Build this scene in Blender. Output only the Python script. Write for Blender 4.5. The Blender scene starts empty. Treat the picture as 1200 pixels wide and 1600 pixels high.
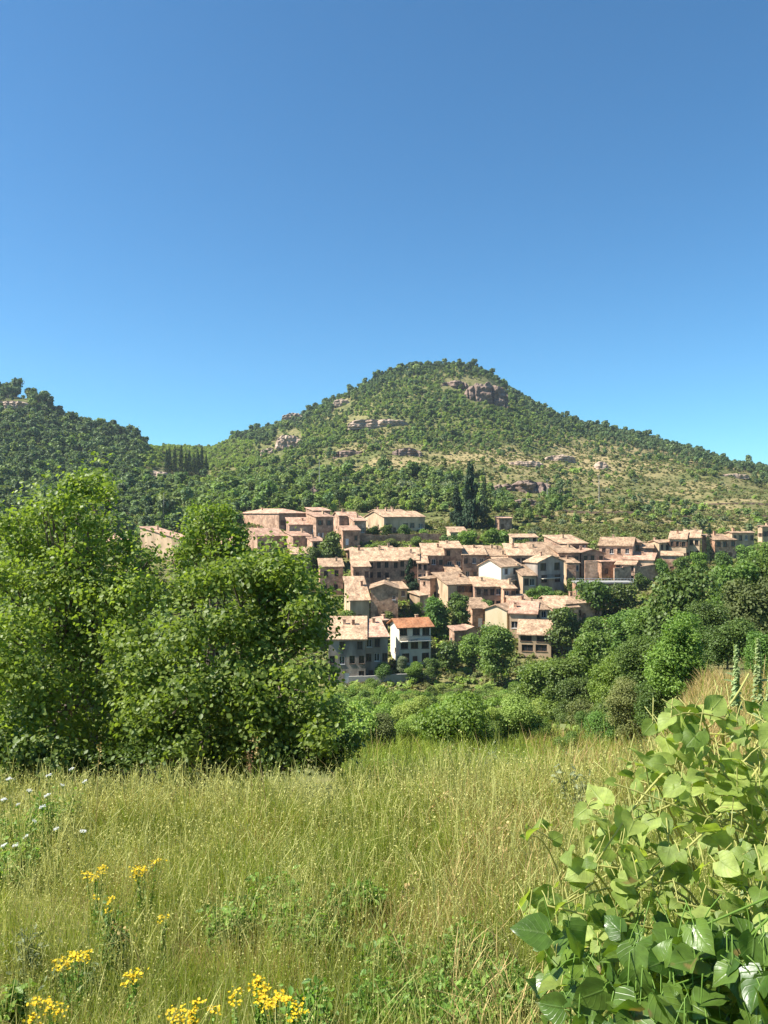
import bpy, math, random
import numpy as np
from mathutils import Vector, Matrix

R = math.radians
rng = np.random.default_rng(7)
random.seed(7)
SC = bpy.context.scene
COL = SC.collection
F = 1232.0          # focal length of the picture in its own pixels (1200 x 1600)

def P(px, py, Y):
    return Vector(((px - 600) / F * Y, Y, (800 - py) / F * Y))

# ------------------------------------------------------------------ noise
def vnoise(x, y, seed=0):
    x = np.asarray(x, float); y = np.asarray(y, float)
    xi = np.floor(x).astype(np.int64); yi = np.floor(y).astype(np.int64)
    fx = x - xi; fy = y - yi
    fx = fx * fx * (3 - 2 * fx); fy = fy * fy * (3 - 2 * fy)
    def h(a, b):
        n = (a * 374761393 + b * 668265263 + seed * 1442695041) & 0x7fffffff
        n = ((n ^ (n >> 13)) * 1274126177) & 0x7fffffff
        return ((n ^ (n >> 16)) & 0xffff) / 65535.0
    return (h(xi, yi) * (1 - fx) + h(xi + 1, yi) * fx) * (1 - fy) + (h(xi, yi + 1) * (1 - fx) + h(xi + 1, yi + 1) * fx) * fy

def fbm(x, y, seed=0, o=4):
    s = 0; a = 0.5; t = 0
    for k in range(o):
        s = s + a * vnoise(np.asarray(x) * 2 ** k, np.asarray(y) * 2 ** k, seed + k); t += a; a *= 0.5
    return s / t

# ------------------------------------------------------------------ terrain
VILL = [(850, 255), (880, 243), (905, 230), (925, 221), (945, 209), (968, 197), (990, 187), (1015, 179), (1040, 171), (1062, 163), (1092, 150)]
VY = sorted([(800, 310), (812, 298), (826, 283), (838, 269)] + VILL)
def Yv(py):
    return float(np.interp(py, [a for a, b in VY], [b for a, b in VY]))

NEAR = [(0.1, -1.65), (10, -3.8), (16, -6.0), (25, -8.2), (60, -17.0), (110, -28.5)]
def colz(lst): return [(Y, (800 - py) / F * Y) for Y, py in lst]
VC = colz(sorted([(Y, py + 3) for py, Y in VY]))
RN = [(0.1, -1.6), (10, -3.75), (16, -4.6), (25, -5.6), (60, -11.5), (110, -18.5), (150, -21.5), (200, -19.2), (245, -15.6)]
def back(z, Yr): return [(Yr * 1.07, z - 10), (Yr * 1.3, z * 0.5 - 20), (Yr * 2, -40), (9000, -120)]
def hill(lst):
    c = colz(lst); return c + back(c[-1][1], c[-1][0])
COLS = [
 (-500, NEAR + VC + hill([(380, 770), (450, 720), (550, 620), (650, 560)])),
 (0,   NEAR + VC + hill([(380, 776), (450, 740), (550, 670), (650, 606)])),
 (50,  NEAR + VC + hill([(380, 778), (450, 745), (550, 680), (650, 612)])),
 (100, NEAR + VC + hill([(380, 778), (450, 748), (550, 695), (650, 650)])),
 (200, NEAR + VC + hill([(380, 780), (450, 752), (550, 712), (650, 680)])),
 (255, NEAR + VC + hill([(380, 778), (450, 755), (510, 742), (650, 714), (700, 704), (800, 702), (950, 700)])),
 (330, NEAR + VC + hill([(380, 775), (450, 755), (510, 742), (650, 722), (800, 708), (950, 697)])),
 (400, NEAR + VC + hill([(400, 768), (500, 742), (650, 715), (800, 690), (920, 672)])),
 (470, NEAR + VC + hill([(400, 768), (500, 738), (650, 700), (800, 665), (900, 646)])),
 (540, NEAR + VC + hill([(400, 766), (500, 735), (650, 690), (800, 640), (880, 609)])),
 (600, NEAR + VC + hill([(400, 765), (500, 730), (650, 682), (780, 620), (870, 579)])),
 (650, NEAR + VC + hill([(400, 765), (500, 730), (650, 678), (780, 606), (865, 562)])),
 (720, NEAR + VC + hill([(400, 765), (500, 728), (650, 676), (770, 616), (860, 560)])),
 (760, NEAR + VC + hill([(400, 765), (500, 730), (650, 680), (770, 622), (860, 573)])),
 (800, NEAR + VC + hill([(400, 768), (500, 735), (650, 690), (780, 637), (860, 604)])),
 (850, NEAR + VC + hill([(400, 775), (500, 742), (650, 698), (780, 658), (855, 633)])),
 (900, NEAR + VC + hill([(400, 782), (500, 748), (650, 705), (780, 672), (850, 654)])),
 (1000, NEAR + VC + hill([(400, 792), (500, 756), (650, 716), (780, 690), (830, 682)])),
 (1100, RN + colz([(275, 856), (310, 836)]) + hill([(400, 798), (500, 764), (650, 728), (760, 712), (800, 709)])),
 (1200, RN + colz([(275, 854), (310, 838)]) + hill([(400, 802), (500, 774), (620, 750), (720, 736), (760, 733)])),
 (1700, RN + colz([(275, 854), (310, 838)]) + hill([(400, 805), (500, 790), (620, 780), (720, 776), (760, 775)])),
]
LY = np.linspace(math.log(0.1), math.log(9000), 700)
TAB = np.array([np.interp(LY, [math.log(a) for a, b in c], [b for a, b in c]) for _, c in COLS])
k_ = np.ones(7) / 7
TAB = np.array([np.convolve(np.pad(r, 3, mode='edge'), k_, 'valid') for r in TAB])
CPX = np.array([c[0] for c in COLS], float)

def ground_smooth(x, y):
    x = np.asarray(x, float); y = np.asarray(y, float)
    yy = np.maximum(y, 0.11)
    px = 600 + F * x / np.maximum(yy, 14.0)
    fi = np.interp(px, CPX, np.arange(len(CPX)))
    i0 = np.clip(np.floor(fi).astype(int), 0, len(CPX) - 2); fx = fi - i0
    ft = (np.log(yy) - LY[0]) / (LY[1] - LY[0])
    j0 = np.clip(np.floor(ft).astype(int), 0, len(LY) - 2); fy = np.clip(ft - j0, 0, 1)
    z = (TAB[i0, j0] * (1 - fy) + TAB[i0, j0 + 1] * fy) * (1 - fx) + (TAB[i0 + 1, j0] * (1 - fy) + TAB[i0 + 1, j0 + 1] * fy) * fx
    near = np.clip((16 - y) / 8, 0, 1)
    z = z + near * 0.035 * np.clip(x, -8, 8)
    return z

def ground(x, y):
    x = np.asarray(x, float); y = np.asarray(y, float)
    z = ground_smooth(x, y)
    tm = np.clip((600 + F * x / np.maximum(y, 14) - 790) / 60, 0, 1) * np.clip((y - 262) / 12, 0, 1) * np.clip((500 - y) / 60, 0, 1)
    z = z + tm * .42 * np.sin(6.283 * (z + 1.5 * fbm(x / 40, y / 40, 15)) / 3.1)
    far = np.clip((y - 330) / 150, 0, 1)
    z = z + far * (fbm(x / 55, y / 55, 3) - 0.5) * 12
    z = z + np.clip(y / 40, 0.0, 1) * (fbm(x / 9, y / 9, 9) - 0.5) * 1.0
    z = z + (fbm(x / 1.3, y / 1.3, 19) - 0.5) * 0.16
    return z

def gz(x, y): return float(ground(np.array([x]), np.array([y]))[0])

def topx(x, y, z):
    return 600 + F * x / y, 800 - F * z / y

def dryness(x, y):
    """how dry the ground cover is (0 green scrub, 1 straw and bare earth)"""
    z = ground_smooth(x, y); yy = np.maximum(y, 1)
    px, py = topx(x, yy, z)
    n = fbm(x / 30, y / 30, 41); n2 = fbm(x / 9, y / 9, 43)
    d = np.clip((n - 0.42) * 4, 0, 1) * 0.35
    belt = np.exp(-((py - 715) / 38) ** 2) * np.clip((px - 470) / 120, 0, 1) * np.clip((n + 0.5 * n2 - 0.62) * 5, 0, 1)
    mead = np.clip((px - 770) / 90, 0, 1) * np.clip((py - 715) / 25, 0, 1) * np.clip(0.40 + (n2 - 0.5) * 1.3 + (n - 0.5) * 1.8, 0, 1)
    d = np.where(y > 265, np.maximum(d, np.maximum(belt, mead)), d)
    band = np.clip((px - 780) / 60, 0, 1) * np.clip((y - 262) / 12, 0, 1) * np.clip((500 - y) / 60, 0, 1)
    d = d + band * .30 * np.sin(6.283 * (z + 1.5 * fbm(x / 40, y / 40, 15)) / 3.1 + 1.2)
    return np.clip(d, 0, 1)

# ------------------------------------------------------------------ mesh helpers
def np_mesh(name, V, faces, mats, tint=None, fmat=None, smooth=False, uv=None):
    """faces: (m,k) array of constant k"""
    V = np.ascontiguousarray(V, dtype=np.float32); faces = np.ascontiguousarray(faces, dtype=np.int32)
    m, k = faces.shape
    me = bpy.data.meshes.new(name)
    me.vertices.add(len(V)); me.vertices.foreach_set('co', V.ravel())
    me.loops.add(m * k); me.loops.foreach_set('vertex_index', faces.ravel())
    me.polygons.add(m)
    me.polygons.foreach_set('loop_start', np.arange(0, m * k, k, dtype=np.int32))
    me.polygons.foreach_set('loop_total', np.full(m, k, dtype=np.int32))
    for mt in mats: me.materials.append(mt)
    if fmat is not None: me.polygons.foreach_set('material_index', np.ascontiguousarray(fmat, dtype=np.int32))
    if smooth: me.polygons.foreach_set('use_smooth', np.ones(m, dtype=bool))
    if tint is not None:
        a = me.attributes.new('tint', 'FLOAT', 'POINT'); a.data.foreach_set('value', np.ascontiguousarray(tint, dtype=np.float32))
    if uv is not None:
        l = me.uv_layers.new(name='UVMap'); l.data.foreach_set('uv', np.ascontiguousarray(uv[faces.ravel()], dtype=np.float32).ravel())
    me.update(calc_edges=True)
    return me

def link(name, me, parent=None, loc=None):
    o = bpy.data.objects.new(name, me); COL.objects.link(o)
    if parent is not None: o.parent = parent
    if loc is not None: o.location = loc
    return o

def tag(o, label=None, cat=None, group=None, kind=None):
    if label: o['label'] = label
    if cat: o['category'] = cat
    if group: o['group'] = group
    if kind: o['kind'] = kind
    return o

def empty(name, loc, rz=0.0):
    o = bpy.data.objects.new(name, None); COL.objects.link(o)
    o.location = loc; o.rotation_euler = (0, 0, rz); o.empty_display_size = 0.5
    return o

def copy_tree(src, loc, rz=0.0, scale=None, parent=None):
    c = src.copy(); COL.objects.link(c)
    if parent is None:
        c.location = loc; c.rotation_euler = (0, 0, rz)
        if scale is not None: c.scale = scale
    else: c.parent = parent
    for ch in src.children: copy_tree(ch, None, parent=c)
    return c

class MB:
    """polygon soup with any face sizes"""
    def __init__(s): s.v = []; s.f = []; s.m = []
    def face(s, pts, m=0):
        b = len(s.v); s.v += [tuple(p) for p in pts]; s.f.append(tuple(range(b, b + len(pts)))); s.m.append(m)
    def box(s, x0, x1, y0, y1, z0, z1, m=0):
        b = len(s.v)
        s.v += [(x0,y0,z0),(x1,y0,z0),(x1,y1,z0),(x0,y1,z0),(x0,y0,z1),(x1,y0,z1),(x1,y1,z1),(x0,y1,z1)]
        for q in ((3,2,1,0),(4,5,6,7),(0,1,5,4),(1,2,6,5),(2,3,7,6),(3,0,4,7)):
            s.f.append(tuple(b + i for i in q)); s.m.append(m)
    def slab(s, top, t, m=0):
        """solid plate: polygon extruded straight down by t"""
        n = len(top); b = len(s.v)
        s.v += [tuple(p) for p in top] + [(p[0], p[1], p[2] - t) for p in top]
        s.f.append(tuple(range(b, b + n))); s.m.append(m)
        s.f.append(tuple(range(b + 2 * n - 1, b + n - 1, -1))); s.m.append(m)
        for i in range(n):
            j = (i + 1) % n
            s.f.append((b + i, b + n + i, b + n + j, b + j)); s.m.append(m)
    def mesh(s, name, mats):
        me = bpy.data.meshes.new(name); me.from_pydata(s.v, [], s.f)
        for mt in mats: me.materials.append(mt)
        me.polygons.foreach_set('material_index', s.m); me.update(); return me

def tube(path, rad, sides=6):
    path = np.asarray(path, float); rad = np.broadcast_to(np.asarray(rad, float), (len(path),))
    d = np.gradient(path, axis=0); d /= np.linalg.norm(d, axis=1)[:, None] + 1e-9
    ref = np.where(np.abs(d[:, 2:3]) > 0.9, np.array([[1., 0, 0]]), np.array([[0, 0, 1.]]))
    a = np.cross(d, ref); a /= np.linalg.norm(a, axis=1)[:, None] + 1e-9
    b = np.cross(d, a)
    th = np.linspace(0, 2 * math.pi, sides, endpoint=False)
    V = path[:, None, :] + rad[:, None, None] * (np.cos(th)[None, :, None] * a[:, None, :] + np.sin(th)[None, :, None] * b[:, None, :])
    V = V.reshape(-1, 3); n = len(path)
    fs = []
    for i in range(n - 1):
        for j in range(sides):
            k = (j + 1) % sides
            fs.append((i * sides + j, i * sides + k, (i + 1) * sides + k, (i + 1) * sides + j))
    return V, np.array(fs, int)

def merge(parts):
    Vs = []; Fs = []; b = 0
    for V, f in parts:
        Vs.append(V); Fs.append(f + b); b += len(V)
    return np.concatenate(Vs), np.concatenate(Fs)

KITE_V = np.array([(0,0,0),(.32,.28,.07),(.36,.62,.05),(0,1,-.06),(-.36,.62,.05),(-.32,.28,.07)], float)
KITE_F = np.array([(0,1,2,3),(0,3,4,5)])
QUAD_V = np.array([(0,0,0),(.5,.45,.12),(0,1,-.05),(-.5,.45,.12)], float)
QUAD_F = np.array([(0,1,2,3)])

def unit(a): return a / (np.linalg.norm(a, axis=-1, keepdims=True) + 1e-9)

def leaves(C, N, size, TV=KITE_V, TF=KITE_F, heading=None):
    n = len(C); N = unit(N)
    r = rng.normal(size=(n, 3)) if heading is None else heading
    t = unit(np.cross(N, r)); b = np.cross(t, N)
    b = np.where((np.sum(b * r, 1) < 0)[:, None], -b, b)
    S = np.broadcast_to(np.asarray(size, float), (n,))[:, None, None]
    V = C[:, None, :] + S * (TV[None, :, 0:1] * t[:, None, :] + TV[None, :, 1:2] * b[:, None, :] + TV[None, :, 2:3] * N[:, None, :])
    Fc = (TF[None] + (np.arange(n) * len(TV))[:, None, None]).reshape(-1, TF.shape[1])
    return V.reshape(-1, 3), Fc

def crown_points(lobes, n, up=0.5, inner=0.55, ragged=.10):
    """leaf positions and facings spread through the outer part of a set of lobes"""
    c = np.array([l[0] for l in lobes], float); r = np.array([l[1] for l in lobes], float)
    if r.ndim == 1: r = np.repeat(r[:, None], 3, 1)
    w = (r[:, 0] * r[:, 2]) ; w = w / w.sum()
    i = rng.choice(len(lobes), n, p=w)
    d = unit(rng.normal(size=(n, 3)))
    d[:, 2] = np.where((d[:, 2] < -0.3) & (rng.random(n) < .5), -d[:, 2], d[:, 2])
    q = inner + (1.08 - inner) * rng.random(n) ** 0.7
    q = np.where(rng.random(n) < ragged, q * rng.uniform(1.0, 1.45, n), q)
    C = c[i] + d * r[i] * q[:, None]
    N = d * 0.6 + np.array([0, 0, up]) + rng.normal(size=(n, 3)) * 0.45
    ti = rng.random(len(lobes))[i] * 0.4 + rng.random(n) * 0.6
    return C, N, ti

# ------------------------------------------------------------------ materials
def newmat(name):
    m = bpy.data.materials.new(name); m.use_nodes = True
    nt = m.node_tree; nt.nodes.clear(); return m, nt
def nd(nt, t, **kw):
    n = nt.nodes.new(t)
    for k, v in kw.items(): setattr(n, k, v)
    return n
def ramp(nt, stops):
    r = nd(nt, 'ShaderNodeValToRGB'); e = r.color_ramp.elements
    while len(e) < len(stops): e.new(0.5)
    for x, (p, c) in zip(e, stops): x.position = p; x.color = (*c, 1)
    return r

def leaf_mat(name, dark, light, trans=0.35, rough=0.5, spec=0.25, var=0.25, tcol=None):
    m, nt = newmat(name); L = nt.links.new
    at = nd(nt, 'ShaderNodeAttribute', attribute_name='tint')
    oi = nd(nt, 'ShaderNodeObjectInfo')
    rp = ramp(nt, [(0.0, dark), (1.0, light)]); L(at.outputs['Fac'], rp.inputs[0])
    hs = nd(nt, 'ShaderNodeHueSaturation')
    mp = nd(nt, 'ShaderNodeMapRange'); mp.inputs['To Min'].default_value = 1 - var; mp.inputs['To Max'].default_value = 1 + var
    L(oi.outputs['Random'], mp.inputs['Value']); L(mp.outputs[0], hs.inputs['Value'])
    mh = nd(nt, 'ShaderNodeMapRange'); mh.inputs['To Min'].default_value = 0.5 - 0.06 * var; mh.inputs['To Max'].default_value = 0.5 + 0.06 * var
    w = nd(nt, 'ShaderNodeMath', operation='FRACT'); w2 = nd(nt, 'ShaderNodeMath', operation='MULTIPLY'); w2.inputs[1].default_value = 7.31
    L(oi.outputs['Random'], w2.inputs[0]); L(w2.outputs[0], w.inputs[0]); L(w.outputs[0], mh.inputs['Value']); L(mh.outputs[0], hs.inputs['Hue'])
    L(rp.outputs[0], hs.inputs['Color'])
    pb = nd(nt, 'ShaderNodeBsdfPrincipled'); pb.inputs['Roughness'].default_value = rough; pb.inputs['Specular IOR Level'].default_value = spec
    L(hs.outputs[0], pb.inputs['Base Color'])
    tr = nd(nt, 'ShaderNodeBsdfTranslucent')
    tm = nd(nt, 'ShaderNodeMix', data_type='RGBA', blend_type='MULTIPLY'); tm.inputs['Factor'].default_value = 1
    L(hs.outputs[0], tm.inputs['A']); tm.inputs['B'].default_value = (*(tcol or (1.5, 1.6, 0.6)), 1); L(tm.outputs['Result'], tr.inputs['Color'])
    mx = nd(nt, 'ShaderNodeMixShader'); mx.inputs[0].default_value = trans
    L(pb.outputs[0], mx.inputs[1]); L(tr.outputs[0], mx.inputs[2])
    out = nd(nt, 'ShaderNodeOutputMaterial'); L(mx.outputs[0], out.inputs[0])
    return m

def noise_mat(name, cols, scale=2.0, rough=0.9, stretch=(1, 1, 1), bump=0.3, detail=6, fine=None, spec=0.2, objvar=0.0, patch=0.0):
    m, nt = newmat(name); L = nt.links.new
    tc = nd(nt, 'ShaderNodeTexCoord'); mp = nd(nt, 'ShaderNodeMapping'); mp.inputs['Scale'].default_value = stretch
    L(tc.outputs['Object'], mp.inputs['Vector'])
    # every object gets its own part of the pattern
    oi = nd(nt, 'ShaderNodeObjectInfo'); vm = nd(nt, 'ShaderNodeVectorMath', operation='SCALE'); vm.inputs[0].default_value = (37, 53, 71)
    L(oi.outputs['Random'], vm.inputs['Scale']); L(vm.outputs[0], mp.inputs['Location'])
    n1 = nd(nt, 'ShaderNodeTexNoise'); n1.inputs['Scale'].default_value = scale; n1.inputs['Detail'].default_value = detail; n1.inputs['Roughness'].default_value = 0.65
    L(mp.outputs[0], n1.inputs['Vector'])
    k = len(cols); rp = ramp(nt, [(0.3 + 0.4 * i / (k - 1), c) for i, c in enumerate(cols)]); L(n1.outputs['Fac'], rp.inputs[0])
    col = rp.outputs[0]
    if fine:
        n2 = nd(nt, 'ShaderNodeTexVoronoi'); n2.inputs['Scale'].default_value = fine; L(mp.outputs[0], n2.inputs['Vector'])
        r2 = ramp(nt, [(0.0, (0.72, 0.72, 0.72)), (1.0, (1.2, 1.2, 1.2))])
        sx = nd(nt, 'ShaderNodeSeparateColor'); L(n2.outputs['Color'], sx.inputs[0]); L(sx.outputs[0], r2.inputs[0])
        mu = nd(nt, 'ShaderNodeMix', data_type='RGBA', blend_type='MULTIPLY'); mu.inputs['Factor'].default_value = 1
        L(col, mu.inputs['A']); L(r2.outputs[0], mu.inputs['B']); col = mu.outputs['Result']
    if patch:
        n3 = nd(nt, 'ShaderNodeTexNoise'); n3.inputs['Scale'].default_value = .38; n3.inputs['Detail'].default_value = 3; L(mp.outputs[0], n3.inputs['Vector'])
        r3 = ramp(nt, [(.36, (1 - patch, 1 - patch * 1.05, 1 - patch * 1.1)), (.5, (1, 1, 1)), (.64, (1 + patch * .7, 1 + patch * .7, 1 + patch * .65))]); L(n3.outputs['Fac'], r3.inputs[0])
        m3 = nd(nt, 'ShaderNodeMix', data_type='RGBA', blend_type='MULTIPLY'); m3.inputs['Factor'].default_value = 1
        L(col, m3.inputs['A']); L(r3.outputs[0], m3.inputs['B']); col = m3.outputs['Result']
    if objvar:
        hs = nd(nt, 'ShaderNodeHueSaturation'); mr = nd(nt, 'ShaderNodeMapRange'); mr.inputs['To Min'].default_value = 1 - objvar; mr.inputs['To Max'].default_value = 1 + objvar
        L(oi.outputs['Random'], mr.inputs['Value']); L(mr.outputs[0], hs.inputs['Value']); L(col, hs.inputs['Color']); col = hs.outputs[0]
    pb = nd(nt, 'ShaderNodeBsdfPrincipled'); pb.inputs['Roughness'].default_value = rough; pb.inputs['Specular IOR Level'].default_value = spec
    L(col, pb.inputs['Base Color'])
    if bump:
        bp = nd(nt, 'ShaderNodeBump'); bp.inputs['Strength'].default_value = bump; bp.inputs['Distance'].default_value = 0.1
        L(n1.outputs['Fac'], bp.inputs['Height']); L(bp.outputs[0], pb.inputs['Normal'])
    out = nd(nt, 'ShaderNodeOutputMaterial'); L(pb.outputs[0], out.inputs[0])
    return m

def plain(name, c, rough=0.7, spec=0.3, metal=0):
    m, nt = newmat(name); pb = nd(nt, 'ShaderNodeBsdfPrincipled')
    n1 = nd(nt, 'ShaderNodeTexNoise'); n1.inputs['Scale'].default_value = 6
    rp = ramp(nt, [(0.3, tuple(v * 0.8 for v in c)), (0.7, tuple(min(1, v * 1.15) for v in c))]); nt.links.new(n1.outputs['Fac'], rp.inputs[0])
    nt.links.new(rp.outputs[0], pb.inputs['Base Color'])
    pb.inputs['Roughness'].default_value = rough; pb.inputs['Specular IOR Level'].default_value = spec; pb.inputs['Metallic'].default_value = metal
    out = nd(nt, 'ShaderNodeOutputMaterial'); nt.links.new(pb.outputs[0], out.inputs[0]); return m

M = {}
M['stone'] = noise_mat('stone_wall', [(0.288,0.157,0.101), (0.429,0.253,0.156), (0.515,0.323,0.212)], 1.1, fine=2.2, bump=.6, objvar=.15, patch=0.40)
M['brown'] = noise_mat('brown_stone', [(0.249,0.136,0.084), (0.386,0.237,0.158), (0.432,0.293,0.204)], 1.0, fine=2.0, bump=.6, objvar=.12, patch=0.35)
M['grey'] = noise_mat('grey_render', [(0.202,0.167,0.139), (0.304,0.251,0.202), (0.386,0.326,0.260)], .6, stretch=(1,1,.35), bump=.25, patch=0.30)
M['pink'] = noise_mat('pink_plaster', [(0.311,0.185,0.124), (0.453,0.287,0.190), (0.543,0.366,0.250)], .7, fine=1.6, bump=.3, objvar=.1, patch=0.32)
M['cream'] = noise_mat('cream_plaster', [(0.371,0.258,0.154), (0.515,0.367,0.229), (0.606,0.445,0.289)], .5, stretch=(1,1,.4), bump=.2, objvar=.1, patch=0.25)
M['yellow'] = noise_mat('yellow_plaster', [(0.480,0.384,0.224), (0.544,0.448,0.280), (0.592,0.496,0.336)], .5, stretch=(1,1,.4), bump=.15)
M['white'] = noise_mat('white_plaster', [(0.577,0.513,0.385), (0.681,0.617,0.486), (0.716,0.650,0.520)], .5, stretch=(1,1,.3), bump=.1)
M['rtan'] = noise_mat('pale_tiles', [(0.232,0.146,0.092), (0.393,0.262,0.161), (0.499,0.350,0.227)], 1.3, stretch=(1.6,1,1), fine=2.4, bump=.9, objvar=.2, patch=0.30)
M['rpink'] = noise_mat('pink_tiles', [(0.293,0.172,0.117), (0.444,0.271,0.182), (0.533,0.351,0.233)], 1.3, stretch=(1.6,1,1), fine=2.4, bump=.9, objvar=.18, patch=0.30)
M['rorange'] = noise_mat('orange_tiles', [(0.274,0.104,0.048), (0.360,0.156,0.072), (0.396,0.208,0.108)], 1.3, stretch=(1.6,1,1), fine=3.5, bump=.7, patch=0.22)
M['glass'] = plain('window_glass', (.03,.032,.035), .12, .5)
M['frame'] = plain('brown_wood', (.13,.075,.045))
M['wframe'] = plain('white_paint', (.7,.68,.64))
M['iron'] = plain('dark_iron', (.03,.03,.035), .5)
M['bark'] = noise_mat('bark', [(.06,.045,.03), (.14,.11,.08), (.2,.17,.13)], 5, stretch=(1,1,.25), bump=.8)
M['rock'] = noise_mat('red_rock', [(0.119,0.077,0.061), (0.211,0.147,0.110), (0.295,0.223,0.171)], .16, stretch=(1,1,4), bump=1.0, fine=.35)
M['rockp'] = noise_mat('pale_rock', [(0.243,0.169,0.122), (0.374,0.272,0.196), (0.468,0.365,0.281)], .2, stretch=(1,1,4), bump=1.0, fine=.4)
M['pole'] = plain('weathered_pole', (.36,.33,.29))
M['concrete'] = noise_mat('pale_concrete', [(0.228,0.216,0.186), (0.300,0.288,0.255), (0.336,0.324,0.290)], 1.0, bump=.1)

L_near = leaf_mat('plane_leaves', (0.071, 0.120, 0.024), (0.281, 0.346, 0.073), .42, .45, .25, .08)
L_mid = leaf_mat('broad_leaves', (0.075, 0.129, 0.027), (0.178, 0.264, 0.054), .32, .5, .25, .3)
L_bright = leaf_mat('bright_leaves', (0.102, 0.176, 0.027), (0.243, 0.337, 0.062), .35, .5, .25, .15)
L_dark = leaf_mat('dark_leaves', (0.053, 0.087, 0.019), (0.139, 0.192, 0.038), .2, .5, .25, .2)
L_olive = leaf_mat('olive_leaves', (0.091, 0.114, 0.034), (0.195, 0.215, 0.072), .3, .6, .2, .25)
L_pine = leaf_mat('pine_needles', (0.075, 0.120, 0.058), (0.187, 0.249, 0.103), .18, .6, .15, .25)
L_hill = leaf_mat('hill_oak_leaves', (0.104, 0.151, 0.047), (0.227, 0.302, 0.090), .25, .6, .15, .3)
L_hlight = leaf_mat('hill_light_leaves', (0.176, 0.242, 0.054), (0.335, 0.415, 0.106), .3, .6, .15, .22)
L_cyp = leaf_mat('cypress_scales', (0.018, 0.039, 0.017), (0.046, 0.075, 0.031), .08, .6, .15, .15)
L_grey = leaf_mat('grey_green_leaves', (0.127, 0.155, 0.081), (0.273, 0.309, 0.163), .25, .6, .2, .2)

# ground material
def ground_mat():
    m, nt = newmat('ground_cover'); L = nt.links.new
    tc = nd(nt, 'ShaderNodeTexCoord')
    at = nd(nt, 'ShaderNodeAttribute', attribute_name='tint')
    n1 = nd(nt, 'ShaderNodeTexNoise'); n1.inputs['Scale'].default_value = .22; n1.inputs['Detail'].default_value = 9; n1.inputs['Roughness'].default_value = .7
    n2 = nd(nt, 'ShaderNodeTexNoise'); n2.inputs['Scale'].default_value = .9; n2.inputs['Detail'].default_value = 6
    L(tc.outputs['Object'], n1.inputs['Vector']); L(tc.outputs['Object'], n2.inputs['Vector'])
    g = ramp(nt, [(.3, (.06,.07,.022)), (.5, (.10,.115,.035)), (.7, (.15,.165,.055))]); L(n1.outputs['Fac'], g.inputs[0])
    d = ramp(nt, [(.28, (.17,.15,.06)), (.45, (.29,.235,.105)), (.6, (.38,.285,.14)), (.75, (.40,.27,.16))]); L(n2.outputs['Fac'], d.inputs[0])
    a = nd(nt, 'ShaderNodeMath', operation='SUBTRACT'); L(n1.outputs['Fac'], a.inputs[0]); a.inputs[1].default_value = .5
    a2 = nd(nt, 'ShaderNodeMath', operation='MULTIPLY_ADD'); L(a.outputs[0], a2.inputs[0]); a2.inputs[1].default_value = 1.6; L(at.outputs['Fac'], a2.inputs[2])
    cl = nd(nt, 'ShaderNodeClamp'); L(a2.outputs[0], cl.inputs[0])
    mx = nd(nt, 'ShaderNodeMix', data_type='RGBA'); L(cl.outputs[0], mx.inputs['Factor']); L(g.outputs[0], mx.inputs['A']); L(d.outputs[0], mx.inputs['B'])
    pb = nd(nt, 'ShaderNodeBsdfPrincipled'); pb.inputs['Roughness'].default_value = .95; pb.inputs['Specular IOR Level'].default_value = .1
    L(mx.outputs['Result'], pb.inputs['Base Color'])
    bp = nd(nt, 'ShaderNodeBump'); bp.inputs['Strength'].default_value = .7; bp.inputs['Distance'].default_value = .6; L(n2.outputs['Fac'], bp.inputs['Height']); L(bp.outputs[0], pb.inputs['Normal'])
    out = nd(nt, 'ShaderNodeOutputMaterial'); L(pb.outputs[0], out.inputs[0]); return m
M['ground'] = ground_mat()

# ------------------------------------------------------------------ ground sheet
def build_terrain():
    us = np.linspace(-1.25, 1.25, 300)
    ys = np.concatenate([np.linspace(-4.5, 0.4, 12), np.geomspace(0.8, 9000, 460)])
    U, Yg = np.meshgrid(us, ys)
    X = U * (Yg + 6.0)
    Z = ground(X.ravel(), Yg.ravel())
    V = np.stack([X.ravel(), Yg.ravel(), Z], 1)
    nr, nc = U.shape
    i = np.arange(nr - 1)[:, None] * nc + np.arange(nc - 1)[None]
    Fc = np.stack([i, i + 1, i + nc + 1, i + nc], -1).reshape(-1, 4)
    t = dryness(V[:, 0], V[:, 1])
    t = np.where(V[:, 1] < 150, 0.12, t); t = np.where(V[:, 1] < 14, 0.45, t)
    vil = (V[:, 1] > 155) & (V[:, 1] < 300) & (np.abs(V[:, 0] - 10) < 100)
    t = np.where(vil, 0.28, t)
    me = np_mesh('terrain', V, Fc, [M['ground']], tint=t, smooth=True)
    tag(link('terrain', me), 'sloping ground of the valley and the hills', None, None, 'structure')
build_terrain()

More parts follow.
